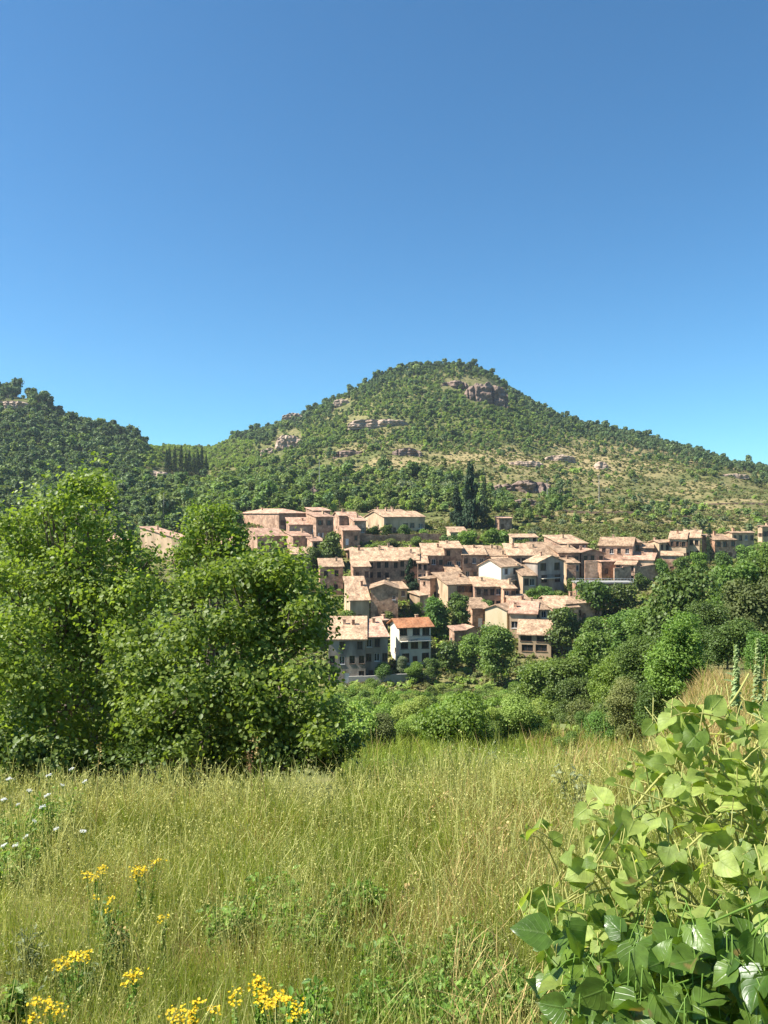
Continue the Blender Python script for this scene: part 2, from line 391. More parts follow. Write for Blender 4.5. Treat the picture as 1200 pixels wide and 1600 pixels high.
# ------------------------------------------------------------------ houses
def wall_panel(mb, origin, ux, w, z0, z1, holes, nrm, depth=.28):
    """rectangle origin + a*ux (0..w), z0..z1, with rectangular holes (a0,a1,b0,b1) and their reveals"""
    xs = sorted({0.0, w, *[h[0] for h in holes], *[h[1] for h in holes]})
    zs = sorted({z0, z1, *[h[2] for h in holes], *[h[3] for h in holes]})
    o = Vector(origin); ux = Vector(ux); nrm = Vector(nrm)
    def pt(a, z, dd=0): 
        p = o + ux * a - nrm * dd; return (p.x, p.y, z)
    for i in range(len(xs) - 1):
        for j in range(len(zs) - 1):
            ca = (xs[i] + xs[i + 1]) / 2; cz = (zs[j] + zs[j + 1]) / 2
            if any(h[0] < ca < h[1] and h[2] < cz < h[3] for h in holes): continue
            mb.face([pt(xs[i], zs[j]), pt(xs[i + 1], zs[j]), pt(xs[i + 1], zs[j + 1]), pt(xs[i], zs[j + 1])])
    for a0, a1, b0, b1 in holes:
        for q in (((a0, b0), (a1, b0)), ((a1, b0), (a1, b1)), ((a1, b1), (a0, b1)), ((a0, b1), (a0, b0))):
            (p, r), (s, t) = q
            mb.face([pt(p, r), pt(p, r, depth), pt(s, t, depth), pt(s, t)])

def window_grid(w, h, cols, rows, ww, wh, rr, drop=.15):
    out = []
    sh = h / rows
    ww = min(ww, w / cols * .7); wh = min(wh, sh * .68)
    for j in range(rows):
        for i in range(cols):
            if rr.random() < drop: continue
            a = w * (i + .5) / cols + rr.uniform(-.12, .12) * w / cols
            b = sh * j + sh * .30 + rr.uniform(0, .06) * sh
            out.append((a - ww / 2, a + ww / 2, b, b + wh))
    return out

def house(label, x0, xs, x1, ye, yb, th, roof, pitch, wall, rmat, win=(3, 2), lwin=(1, 1), d=None, Y=None, ww=1.1, wh=1.6,
          chim=1, name='stone_house', cat='house', balcony=None, over=.4, drop=.08, shutter=False, seed=None, door=True):
    rr = random.Random(seed if seed is not None else int(x0 * 7 + ye * 13))
    if d is not None and 0 <= th <= 10: th = th + rr.uniform(-6, 5)
    Y = Y or Yv(yb); t = R(th); c, s = math.cos(t), math.sin(t)
    k = lambda px: (px - 600) / F
    Xc = k(xs) * Y
    w = (k(x1) * Y - Xc) / (c - k(x1) * s)
    if d is None: d = (Xc - k(x0) * Y) / (s + k(x0) * c)
    zb = (800 - yb) / F * Y; h = (yb - ye) / F * Y
    # centre of the footprint from its near left corner
    cx = Xc + (w / 2) * c - (d / 2) * s; cy = Y + (w / 2) * s + (d / 2) * c
    root = empty(name, (cx, cy, zb), t)
    tag(root, label, cat, 'houses of the hillside village')
    W, D, B = w / 2, d / 2, -5.0
    tp = math.tan(R(pitch))
    mats = [M[wall]]
    fh = window_grid(w, h, win[0], win[1], ww, wh, rr, drop) if win[0] else []
    lh = window_grid(d, h, lwin[0], lwin[1], .8, 1.1, rr, .1) if lwin[0] else []
    dr = None
    if door and win[0] and h > 4:
        a = w * rr.choice([.25, .5, .72]); dr = (a - .55, a + .55, 0.02, 2.15)
        fh = [q for q in fh if q[1] < dr[0] - .1 or q[0] > dr[1] + .1 or q[2] > dr[3] + .1] + [dr]
    mb = MB()
    hb = h
    if roof == 'shed': hb = h + d * tp
    wall_panel(mb, (-W, -D, 0), (1, 0, 0), w, B, h, fh, (0, -1, 0))
    wall_panel(mb, (-W, D, 0), (0, -1, 0), d, B, h, lh, (-1, 0, 0))
    wall_panel(mb, (W, -D, 0), (0, 1, 0), d, B, h, [], (1, 0, 0))
    wall_panel(mb, (W, D, 0), (-1, 0, 0), w, B, hb, [], (0, 1, 0))
    rf = MB(); T = .2; o = over
    if roof == 'shed':
        for sx in (-1, 1): mb.face([(sx * W, -D, h), (sx * W, D, h), (sx * W, D, hb)][::sx])
        rf.slab([(-W - o, -D - o, h - o * tp + T), (W + o, -D - o, h - o * tp + T), (W + o, D + o, hb + o * tp + T), (-W - o, D + o, hb + o * tp + T)], T)
        top = lambda x, y: h + (y + D) * tp + T
    elif roof == 'shed_l':
        for sy in (-1, 1): mb.face([(-W, sy * D, h), (W, sy * D, h), (W, sy * D, h + w * tp)][::-sy])
        mb.face([(W, -D, h), (W, D, h), (W, D, h + w * tp), (W, -D, h + w * tp)])
        rf.slab([(-W - o, -D - o, h - o * tp + T), (W + o, -D - o, h + (w + o) * tp + T), (W + o, D + o, h + (w + o) * tp + T), (-W - o, D + o, h - o * tp + T)], T)
        top = lambda x, y: h + (x + W) * tp + T
    elif roof == 'gable_x':
        zr = h + D * tp
        for sx in (-1, 1): mb.face([(sx * W, -D, h), (sx * W, D, h), (sx * W, 0, zr)][::sx])
        rf.slab([(-W - o, -D - o, h - o * tp + T), (W + o, -D - o, h - o * tp + T), (W + o, 0, zr + T), (-W - o, 0, zr + T)], T)
        rf.slab([(-W - o, 0, zr + T), (W + o, 0, zr + T), (W + o, D + o, h - o * tp + T), (-W - o, D + o, h - o * tp + T)], T)
        top = lambda x, y: zr - abs(y) * tp + T
    elif roof == 'gable_y':
        zr = h + W * tp
        for sy in (-1, 1): mb.face([(-W, sy * D, h), (W, sy * D, h), (0, sy * D, zr)][::-sy])
        rf.slab([(-W - o, -D - o, h - o * tp + T), (0, -D - o, zr + T), (0, D + o, zr + T), (-W - o, D + o, h - o * tp + T)], T)
        rf.slab([(0, -D - o, zr + T), (W + o, -D - o, h - o * tp + T), (W + o, D + o, h - o * tp + T), (0, D + o, zr + T)], T)
        top = lambda x, y: zr - abs(x) * tp + T
    else:  # hip
        e = min(W, D); zr = h + e * tp; A = W + o; Bq = D + o; z0 = h - o * tp + T; zt = zr + T
        rx = max(W - e, 0.02); ry = max(D - e, 0.02)
        rf.slab([(-A, -Bq, z0), (A, -Bq, z0), (rx, -ry, zt), (-rx, -ry, zt)], T)
        rf.slab([(A, -Bq, z0), (A, Bq, z0), (rx, ry, zt), (rx, -ry, zt)], T)
        rf.slab([(A, Bq, z0), (-A, Bq, z0), (-rx, ry, zt), (rx, ry, zt)], T)
        rf.slab([(-A, Bq, z0), (-A, -Bq, z0), (-rx, -ry, zt), (-rx, ry, zt)], T)
        if W > e or D > e: rf.slab([(-rx, -ry, zt + .02), (rx, -ry, zt + .02), (rx, ry, zt + .02), (-rx, ry, zt + .02)], T)
        top = lambda x, y: h + min(D - abs(y), W - abs(x)) * tp + T
    link('wall', mb.mesh('wall', mats), root)
    ro = link('roof', rf.mesh('roof', [M[rmat]]), root)
    # roof ridge/eaves relief: rows of cover tiles at the eave
    for q in range(chim):
        ch = MB(); px_, py_ = rr.uniform(-.7, .7) * W, rr.uniform(-.1, .75) * D
        zt = top(px_, py_); hh = rr.uniform(.7, 1.3)
        ch.box(px_ - .3, px_ + .3, py_ - .3, py_ + .3, zt - .8, zt + hh); ch.box(px_ - .4, px_ + .4, py_ - .4, py_ + .4, zt + hh, zt + hh + .12)
        link('chimney', ch.mesh('chimney', [M[rr.choice(['pink', 'stone', 'cream'])]]), ro)
    shutter = shutter or (len(fh) > 2 and win[0] > 1 and ww < 1.7 and w / win[0] > 2.6 and rr.random() < .5)
    def opening(q, front, kind='window'):
        a0, a1, b0, b1 = q; cw, chh = a1 - a0, b1 - b0
        fr = MB(); f = .07; y0, y1 = .16, .24
        if kind == 'window':
            fr.box(0, f, y0, y1, 0, chh); fr.box(cw - f, cw, y0, y1, 0, chh); fr.box(f, cw - f, y0, y1, 0, f); fr.box(f, cw - f, y0, y1, chh - f, chh)
            fr.box(cw / 2 - f / 2, cw / 2 + f / 2, y0, y1, f, chh - f)
            fr.box(-.08, cw + .08, -.1, .15, -.1, -.002)
        else:
            fr.box(.01, cw - .01, y0, y1, 0.01, chh - .01)
        if shutter and kind == 'window':
            for sx in (-1, 1):
                cxx = (-.03 - cw * .45) if sx < 0 else cw + .03
                fr.box(cxx, cxx + cw * .45, -.06, -.01, 0, chh)
        ob = link(kind, fr.mesh(kind, [M['frame'] if rr.random() < .75 else M['wframe']]), root)
        if front: ob.location = (-W + a0, -D, b0)
        else: ob.location = (-W, D - a0, b0); ob.rotation_euler = (0, 0, -math.pi / 2)
        pn = MB()
        if kind == 'window':
            pn.face([(0, .22, 0), (cw, .22, 0), (cw, .22, chh), (0, .22, chh)]); link('pane', pn.mesh('pane', [M['glass']]), ob)
        else:
            pn.box(cw * .8, cw * .9, y0 - .06, y0 - .003, 1.0, 1.08); link('handle', pn.mesh('handle', [M['iron']]), ob)
    for q in fh: opening(q, True, 'door' if q is dr else 'window')
    for q in lh: opening(q, False)
    for (a0, a1, bz) in (balcony or []):
        bb = MB(); x_0, x_1 = -W + a0 * w, -W + a1 * w
        bb.box(x_0, x_1, -D - 1.2, -D - .003, bz - .16, bz)
        bo = link('balcony', bb.mesh('balcony', [M['white']]), root)
        rl = MB(); rl.box(x_0, x_1, -D - 1.18, -D - 1.13, bz + .95, bz + 1.0)
        nn = max(6, int((x_1 - x_0) / .25))
        for i in range(nn + 1):
            xx = x_0 + (x_1 - x_0 - .03) * i / nn; rl.box(xx, xx + .03, -D - 1.17, -D - 1.14, bz + .002, bz + .948)
        link('railing', rl.mesh('railing', [M['iron']]), bo)
    return root, w, d, h

HOUSES = [
 # label, x0, xs, x1, eave, base, turn, roof, pitch, wall, tiles, kwargs
 ('big pinkish house with a broad blank side wall, topmost at the left village end', 376, 436, 479, 802, 830, 42, 'hip', 14, 'pink', 'rpink', dict(win=(4,1), lwin=(0,0), drop=0)),
 ('low pink house with a tall chimney, directly below the big blank sunlit side wall', 376, 402, 446, 838, 862, 34, 'gable_x', 20, 'pink', 'rpink', dict(win=(3,1), lwin=(1,1), chim=2)),
 ('small pink lean-to house between the big pinkish house and the twin pink towers', 440, 452, 498, 820, 846, 14, 'shed', 15, 'pink', 'rpink', dict(win=(3,1), d=8)),
 ('tall narrow pink house with one sunlit side, left of the cream farmhouse', 479, 494, 521, 808, 846, 38, 'shed', 13, 'pink', 'rpink', dict(win=(2,2))),
 ('pink block rising behind the tall narrow pink house', 478, 490, 516, 798, 828, 34, 'shed', 10, 'pink', 'rpink', dict(win=(2,1), chim=0)),
 ('pink house with three dark windows just left of the cream farmhouse', 520, 530, 559, 806, 838, 20, 'gable_x', 18, 'pink', 'rpink', dict(win=(3,1), drop=0)),
 ('small stone outbuilding with a lit corner pillar below the pink house', 528, 536, 562, 829, 852, 15, 'shed', 12, 'stone', 'rpink', dict(win=(2,1), d=6, chim=0)),
 ('long cream farmhouse with a sunlit gable end and dark windows under the eave', 570, 600, 664, 808, 834, 28, 'gable_x', 15, 'cream', 'rtan', dict(win=(5,1), lwin=(2,1), ww=1.9, wh=1.7, drop=0, chim=2, name='farmhouse', cat='farmhouse')),
 ('raised back wing of the cream farmhouse with its own low roof', 578, 592, 634, 800, 826, 28, 'gable_x', 12, 'cream', 'rtan', dict(win=(0,0), lwin=(0,0), Y=294, d=8, chim=2, name='farmhouse_wing', cat='house')),
 ('little pavilion with a pink hipped roof, the left one below the pale retaining wall', 542, 543, 561, 859, 872, 3, 'hip', 18, 'stone', 'rpink', dict(win=(1,1), lwin=(0,0), d=4, over=.8, chim=0, name='pavilion', cat='pavilion')),
 ('little pavilion with a pink hipped roof, the right one below the pale retaining wall', 578, 579, 597, 859, 872, 3, 'hip', 18, 'stone', 'rpink', dict(win=(1,1), lwin=(0,0), d=4, over=.8, chim=0, name='pavilion', cat='pavilion')),
 ('long brown terrace house under one wide tan roof, many small windows, middle of village', 546, 549, 624, 877, 924, 4, 'shed', 17, 'stone', 'rtan', dict(win=(6,3), d=10, chim=2)),
 ('end house of the brown terrace, slightly higher, behind the dark pyramid tree', 622, 624, 654, 875, 922, 4, 'shed', 16, 'stone', 'rtan', dict(win=(3,3), d=10)),
 ('pale house with a bright roof peeping over the brown terrace', 614, 623, 655, 863, 890, 15, 'gable_x', 18, 'cream', 'rtan', dict(win=(3,1), Y=240)),
 ('brown house with a bright square of roof, right of the pale house over the terrace', 659, 662, 693, 868, 912, 3, 'shed', 18, 'stone', 'rtan', dict(win=(3,2), d=9)),
 ('tall flat-fronted greyish house rising above its neighbours in the middle row', 692, 694, 722, 857, 908, 3, 'shed', 10, 'stone', 'rtan', dict(win=(2,3), d=9)),
 ('brown house with a tan roof right of the tall flat-fronted one', 721, 723, 760, 867, 908, 3, 'shed', 15, 'brown', 'rtan', dict(win=(3,2), d=8)),
 ('brown house with several roof levels above the white house', 758, 760, 794, 869, 904, 4, 'shed', 15, 'stone', 'rtan', dict(win=(2,2), d=9, chim=2)),
 ('small house with a flat tan lean-to roof at the edge of the big left tree', 497, 500, 536, 886, 930, 4, 'shed', 12, 'stone', 'rtan', dict(win=(2,2), d=8)),
 ('porch house with a short white-edged roof in front of the long brown terrace', 550, 552, 578, 886, 936, 5, 'shed', 12, 'stone', 'rtan', dict(win=(2,2), d=5, chim=0)),
 ('old house under one steep tan slope of tiles with a small cream front', 540, 547, 577, 938, 974, 12, 'shed', 28, 'cream', 'rtan', dict(win=(1,1), lwin=(0,0), d=9, ww=1.6, wh=2.0, drop=0)),
 ('plain brown stone house with its blank gable facing the camera', 577, 579, 622, 920, 972, 3, 'gable_y', 18, 'stone', 'rtan', dict(win=(3,2), drop=.45, d=11, ww=.8, wh=1.0)),
 ('small pink tower house with a sunlit rounded corner between dark trees', 656, 672, 692, 904, 940, 44, 'hip', 12, 'pink', 'rtan', dict(win=(1,2), lwin=(1,2), name='tower_house')),
 ('cream and brown house under a long tan roof, its left half plastered', 686, 700, 742, 914, 950, 20, 'shed', 13, 'cream', 'rtan', dict(win=(3,2), ww=1.4, d=10)),
 ('right half of the long tan roofed house, bare reddish stone with small windows', 739, 742, 785, 917, 954, 4, 'shed', 9, 'brown', 'rtan', dict(win=(4,2), d=10, drop=.05)),
 ('bright white gabled house in the centre of the village with a shaded balcony front', 748, 783, 815, 886, 942, 40, 'gable_x', 24, 'white', 'rtan', dict(win=(2,3), lwin=(1,1), ww=1.5, wh=1.7, drop=0, balcony=[(.06,.94,3.2),(.06,.94,6.0)], name='white_house')),
 ('tan house with loggia openings squeezed between the white house and the grey gable', 812, 817, 838, 900, 944, 14, 'shed', 15, 'cream', 'rtan', dict(win=(2,2), ww=1.5, wh=1.8, drop=0, d=8)),
 ('grey gabled house with one sunlit roof slope and deep dark loggias', 820, 840, 881, 879, 936, 34, 'gable_y', 18, 'grey', 'rtan', dict(win=(2,3), ww=2.2, wh=2.0, drop=0, balcony=[(.1,.75,5.6)])),
 ('wide house with a broad tan roof left of the upper right row', 792, 794, 834, 868, 906, 3, 'shed', 16, 'stone', 'rtan', dict(win=(4,2), d=10)),
 ('wide house with the brightest roof slope in the upper row', 832, 834, 872, 870, 906, 3, 'shed', 20, 'stone', 'rtan', dict(win=(4,2), d=10)),
 ('upper house with two stacked roofs behind the brightest roof slope', 862, 876, 918, 850, 884, 22, 'shed', 14, 'brown', 'rtan', dict(win=(3,2), d=9)),
 ('dark brown house with a pale lean-to roof right of the grey gable', 868, 873, 906, 864, 906, 8, 'shed', 13, 'stone', 'rtan', dict(win=(3,2), d=7)),
 ('dark gabled house standing over the ruined stone walls', 904, 908, 944, 864, 902, 8, 'gable_y', 16, 'brown', 'rpink', dict(win=(3,2), d=9)),
 ('large house under a wide plain tan roof at the right of the village', 936, 936, 988, 852, 890, -24, 'gable_x', 24, 'pink', 'rtan', dict(d=10, win=(4,2))),
 ('narrow annex with one dark window beside the wide plain tan roof', 986, 988, 1003, 848, 884, 5, 'shed', 12, 'stone', 'rtan', dict(win=(1,2), d=6, chim=0)),
 ('long low pale house with a tan roof strip above a stone terrace', 974, 974, 1021, 874, 902, -24, 'shed', 12, 'cream', 'rpink', dict(win=(4,1), d=7)),
 ('dark roofless stone house beside the ruined walls', 936, 940, 974, 878, 906, 10, 'shed', 5, 'stone', 'rpink', dict(win=(2,1), d=5, chim=0)),
 ('cream house with a sunlit side, first of the three pale houses right of village', 1013, 1030, 1053, 848, 882, 34, 'gable_x', 18, 'cream', 'rtan', dict(win=(3,2), lwin=(1,1))),
 ('middle one of the three pale houses right of village, with paired windows', 1046, 1046, 1072, 842, 878, -24, 'shed', 14, 'cream', 'rtan', dict(win=(3,2), d=8, drop=0, shutter=True)),
 ('last of the three pale houses right of village, beside the slim cypress', 1067, 1067, 1093, 840, 874, -24, 'shed', 14, 'cream', 'rtan', dict(win=(3,2), d=8, drop=0)),
 ('stone house with a porch in front of the long arched one, far right', 1112, 1117, 1150, 844, 874, 8, 'shed', 12, 'stone', 'rtan', dict(win=(3,2), d=7, ww=1.3, wh=1.6, drop=0)),
 ('long pale stone house with a row of upper windows, far right edge', 1134, 1144, 1178, 833, 866, 15, 'gable_x', 15, 'cream', 'rtan', dict(win=(4,2), drop=.05)),
 ('pale cottage cut by the right edge of the photo', 1184, 1191, 1216, 823, 846, 20, 'gable_x', 18, 'cream', 'rtan', dict(win=(2,1))),
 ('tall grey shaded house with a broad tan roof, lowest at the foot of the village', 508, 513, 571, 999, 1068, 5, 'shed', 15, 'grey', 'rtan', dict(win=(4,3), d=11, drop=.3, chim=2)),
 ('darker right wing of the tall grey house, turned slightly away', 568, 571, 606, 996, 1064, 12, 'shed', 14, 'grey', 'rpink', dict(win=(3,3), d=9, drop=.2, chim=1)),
 ('white villa with an orange tiled roof and a full width balcony', 610, 624, 673, 980, 1042, 16, 'gable_x', 21, 'white', 'rorange', dict(win=(3,3), ww=1.8, wh=1.9, drop=0, balcony=[(.02,.98,5.6)], over=.7, name='villa', cat='villa')),
 ('pale yellow house with a big blank sunlit wall among the lower trees', 758, 792, 807, 954, 990, 50, 'gable_x', 20, 'yellow', 'rtan', dict(win=(1,1), lwin=(0,0), chim=0)),
 ('stepped pink roofed house right of the pale yellow wall', 796, 796, 838, 958, 994, -14, 'shed', 15, 'cream', 'rpink', dict(win=(2,1), d=7, ww=1.6)),
 ('upper storey house with a small terrace behind the stepped pink roof', 800, 804, 834, 946, 984, 8, 'shed', 14, 'pink', 'rtan', dict(win=(2,1), d=7, Y=196)),
 ('porch house with two wide dark openings and pillars, lowest on the right', 810, 810, 861, 991, 1022, -12, 'shed', 17, 'cream', 'rtan', dict(win=(2,2), ww=3.0, wh=2.6, drop=0, d=7, chim=0, door=False)),
 ('house with a sprawling tan roof above the dark round tree, lower right', 852, 884, 940, 944, 974, 26, 'hip', 17, 'pink', 'rtan', dict(win=(4,1), ww=1.5)),
 ('low wing with its own roof in front of the sprawling tan roof', 846, 864, 904, 951, 980, 24, 'gable_x', 16, 'pink', 'rtan', dict(win=(3,1), d=8)),
 ('small house with a pale lean-to roof right of the two round trees', 734, 738, 763, 951, 980, 10, 'shed', 16, 'stone', 'rtan', dict(win=(2,1), d=6, chim=0)),
 ('little brick red hut half buried in the trees below the pale lean-to', 722, 730, 750, 984, 1012, 24, 'gable_y', 18, 'brown', 'rpink', dict(win=(1,1), d=5, chim=0, name='hut', cat='hut')),
 ('cream house with a sunlit wall seen above the big left tree', 219, 280, 302, 842, 884, 54, 'shed', 10, 'cream', 'rpink', dict(win=(1,1), ww=2.6, wh=3.0, lwin=(4,1), drop=0)),
 ('small house with a reddish roof glimpsed left of the cream house', 160, 165, 194, 850, 880, 10, 'shed', 15, 'pink', 'rpink', dict(win=(2,1), d=8)),
 ('pink house half hidden by the thin bright tree top', 302, 322, 372, 852, 884, 30, 'gable_x', 18, 'pink', 'rpink', dict(win=(3,1))),
 ('tan house almost hidden behind the right flank of the big left tree', 462, 476, 506, 962, 1018, 30, 'gable_x', 15, 'cream', 'rtan', dict(win=(2,2))),
 ('pale roofed house just above the big left tree, under the dark tree', 450, 457, 484, 866, 896, 14, 'gable_x', 18, 'pink', 'rtan', dict(win=(2,1))),
 ('red brick hut on the slope right of the tall dark conifers', 776, 780, 800, 810, 828, 8, 'shed', 6, 'brown', 'rpink', dict(win=(1,1), d=5, chim=0, name='hut', cat='hut')),
 ('long low shed with a pale roof at the edge of the meadow', 800, 801, 840, 840, 852, 3, 'shed', 12, 'cream', 'rtan', dict(win=(4,1), d=4, chim=0, name='shed', cat='shed')),
 ('low cream shed by the bushes right of the pale retaining wall', 700, 704, 730, 832, 846, 10, 'shed', 14, 'cream', 'rtan', dict(win=(2,1), d=6, chim=0, name='shed', cat='shed')),
 ('grey roofed house glimpsed through the leaves of the big left tree', 92, 98, 134, 854, 890, 10, 'gable_x', 18, 'grey', 'rpink', dict(win=(2,1))),
 ('sunlit cream stepped house below the small pink tower house', 640, 656, 669, 931, 960, 45, 'shed', 10, 'cream', 'rtan', dict(win=(1,1), lwin=(2,1), chim=0)),
 ('tiny lean-to with a sunlit roof right of the blank brown gable', 618, 622, 636, 920, 938, 20, 'shed', 18, 'cream', 'rtan', dict(win=(1,1), d=4, chim=0)),
 ('slim pinkish house end showing between the tall grey house and the villa', 586, 597, 606, 970, 1010, 42, 'shed', 8, 'pink', 'rpink', dict(win=(1,2), lwin=(1,2), chim=1)),
 ('small house with a tan lean-to roof below the tall flat-fronted one', 696, 700, 720, 894, 920, 6, 'shed', 16, 'stone', 'rtan', dict(win=(2,1), d=5, chim=0)),
 ('cream house with a tiny yard, left of the sprawling tan roof', 830, 835, 856, 953, 990, 10, 'shed', 14, 'cream', 'rtan', dict(win=(2,2), d=6)),
 ('low tan roofed house tucked behind the sprawling tan roof', 850, 857, 893, 944, 970, 10, 'gable_x', 18, 'pink', 'rtan', dict(win=(3,1), d=9)),
 ('reddish little house under the right one of the two round trees', 702, 710, 730, 986, 1016, 24, 'shed', 14, 'brown', 'rpink', dict(win=(1,1), chim=0)),
 ('sunlit stone house front beside the long low pale house', 962, 962, 992, 882, 912, -24, 'shed', 8, 'pink', 'rtan', dict(win=(3,2), d=6, chim=0)),
 ('low pinkish house just below the middle pale house', 1034, 1034, 1066, 868, 896, -20, 'shed', 10, 'pink', 'rtan', dict(win=(3,1), d=5, chim=0)),
 ('tan house corner left of the ruined stone walls', 882, 887, 905, 880, 918, 10, 'shed', 12, 'cream', 'rtan', dict(win=(2,2), d=6)),
 ('narrow brown house squeezed behind the dark pyramid tree', 650, 653, 668, 880, 926, 6, 'shed', 14, 'brown', 'rtan', dict(win=(2,3), d=8)),
 ('small pink house between the three window house and the farmhouse', 545, 554, 572, 814, 842, 22, 'shed', 14, 'pink', 'rpink', dict(win=(2,1))),
 ('flat roofed pink house below the big pinkish house, near its corner', 446, 458, 486, 838, 866, 24, 'shed', 8, 'pink', 'rpink', dict(win=(3,1))),
 ('pink house stepping down left of the dark tree by the towers', 480, 488, 506, 846, 878, 24, 'shed', 12, 'pink', 'rpink', dict(win=(2,2))),
 ('brown house behind the bright white gabled house', 770, 773, 800, 877, 912, 5, 'shed', 14, 'brown', 'rtan', dict(win=(3,2), d=6)),
 ('small brown house on the corner right of the two pavilions', 598, 603, 618, 862, 890, 14, 'shed', 14, 'stone', 'rtan', dict(win=(2,1), d=5)),
 ('stone house filling the gap right of the long tan roofed house', 784, 787, 806, 920, 958, 6, 'shed', 14, 'stone', 'rtan', dict(win=(2,2), d=6)),
 ('stone barn with a tan roof above the old steep slope of tiles', 540, 546, 572, 926, 952, 10, 'shed', 12, 'stone', 'rtan', dict(win=(2,1), d=6, chim=0)),
 ('upper right cottage between the wide plain tan roof and the three pale houses', 1000, 1000, 1020, 856, 884, -15, 'gable_x', 18, 'pink', 'rtan', dict(win=(2,1), d=7)),
]
for hdef in HOUSES:
    *a, kw = hdef
    house(*a, **kw)

# ------------------------------------------------------------------ stone walls and terraces
def stone_wall(label, pts, h, mat='stone', t=.5, name='stone_wall', cat='wall'):
    """pts: list of (px, py_base, Y)"""
    base = P(*pts[0]); root = link(name, None) if False else None
    mb = MB(); w = [P(*p) for p in pts]
    for a, b in zip(w[:-1], w[1:]):
        d = (b - a); d.z = 0; n = Vector((-d.y, d.x, 0)).normalized() * t
        q = [a, b, b + n, a + n]; seg = max(1, int(d.length / 2.5))
        for i in range(seg):
            f0, f1 = i / seg, (i + 1) / seg
            p0 = a.lerp(b, f0); p1 = a.lerp(b, f1); hh = h * (1 + .06 * math.sin(p0.x * 1.7))
            mb.slab([tuple(v - base) for v in (p0 + Vector((0, 0, hh)), p1 + Vector((0, 0, hh)), p1 + n + Vector((0, 0, hh)), p0 + n + Vector((0, 0, hh)))], hh + 3)
    o = link(name, mb.mesh(name, [M[mat]]), None, base)
    return tag(o, label, cat, None, 'thing')
stone_wall('pale pinkish retaining wall below the cream farmhouse', [(556, 853, 260), (620, 852, 262), (692, 850, 264)], 3.6, 'stone')
stone_wall('long stone terrace wall under the bushes right of the farmhouse', [(690, 848, 262), (760, 846, 264), (800, 846, 266)], 1.8, 'stone')
stone_wall('low pale wall along the foot of the village below the villa', [(545, 1063, 160), (610, 1060, 160), (682, 1056, 163)], 0.7, 'concrete')
stone_wall('stone terrace wall under the long low pale house', [(960, 905, 224), (1000, 903, 226), (1030, 898, 228)], 3.4, 'pink')
stone_wall('broken stone wall of the ruin below the dark gabled house', [(886, 908, 222), (900, 908, 222)], 4.6, 'stone')
stone_wall('higher broken stone wall right in the ruin', [(914, 909, 221), (934, 909, 221)], 5.6, 'stone')
stone_wall('sunlit terrace edge between the ruin and the pale railing', [(888, 914, 217), (940, 915, 216), (966, 914, 217)], 1.2, 'cream')
for i, (a, b, y0, Y, lab) in enumerate([(880, 1010, 826, 318, 'lowest straight dry stone terrace wall across the right meadow'), (900, 1080, 806, 350, 'second dry stone terrace wall up the right meadow'),
                                    (1020, 1200, 795, 372, 'third dry stone terrace wall on the right meadow, reaching the photo edge'), (800, 880, 822, 306, 'short terrace wall beside the red brick hut'),
                                    (1060, 1200, 770, 430, 'uppermost thin terrace wall on the right slope')]):
    pts = []
    for px in np.linspace(a, b, 7):
        X = (px - 600) / F * Y; z = gz(X, Y); pts.append((px, 800 - F * z / Y, Y))
    stone_wall(lab, pts, .9, 'brown', name='terrace_wall')

# pale viaduct-like terrace with posts
def railing_terrace():
    Y = 207; root = empty('raised_terrace', P(900, 925, Y)); b = P(900, 925, Y)
    tag(root, 'pale raised terrace with a white railing on square pillars, right of the grey gable', 'terrace')
    x1 = (P(990, 925, Y) - b).x
    d = MB(); d.box(0, x1, 0, 5, 2.2, 2.55); link('deck', d.mesh('deck', [M['concrete']]), root)
    g = MB(); g.box(.2, x1 - .2, 1.2, 4.8, -5, 2.198); link('wall', g.mesh('wall', [M['stone']]), root)
    r = MB(); r.box(0, x1, .05, .12, 3.45, 3.53); r.box(0, x1, .05, .12, 3.0, 3.05)
    for i in range(19): r.box(x1 * i / 18 - .03 * (i == 18), x1 * i / 18 + .05, .02, .045, 2.552, 3.448)
    link('railing', r.mesh('railing', [M['wframe']]), root)
    for i in range(5):
        p = MB(); xx = .4 + (x1 - 1) * i / 4; p.box(xx, xx + .5, .3, .8, -4, 2.198); link('pillar', p.mesh('pillar', [M['concrete']]), root)
railing_terrace()

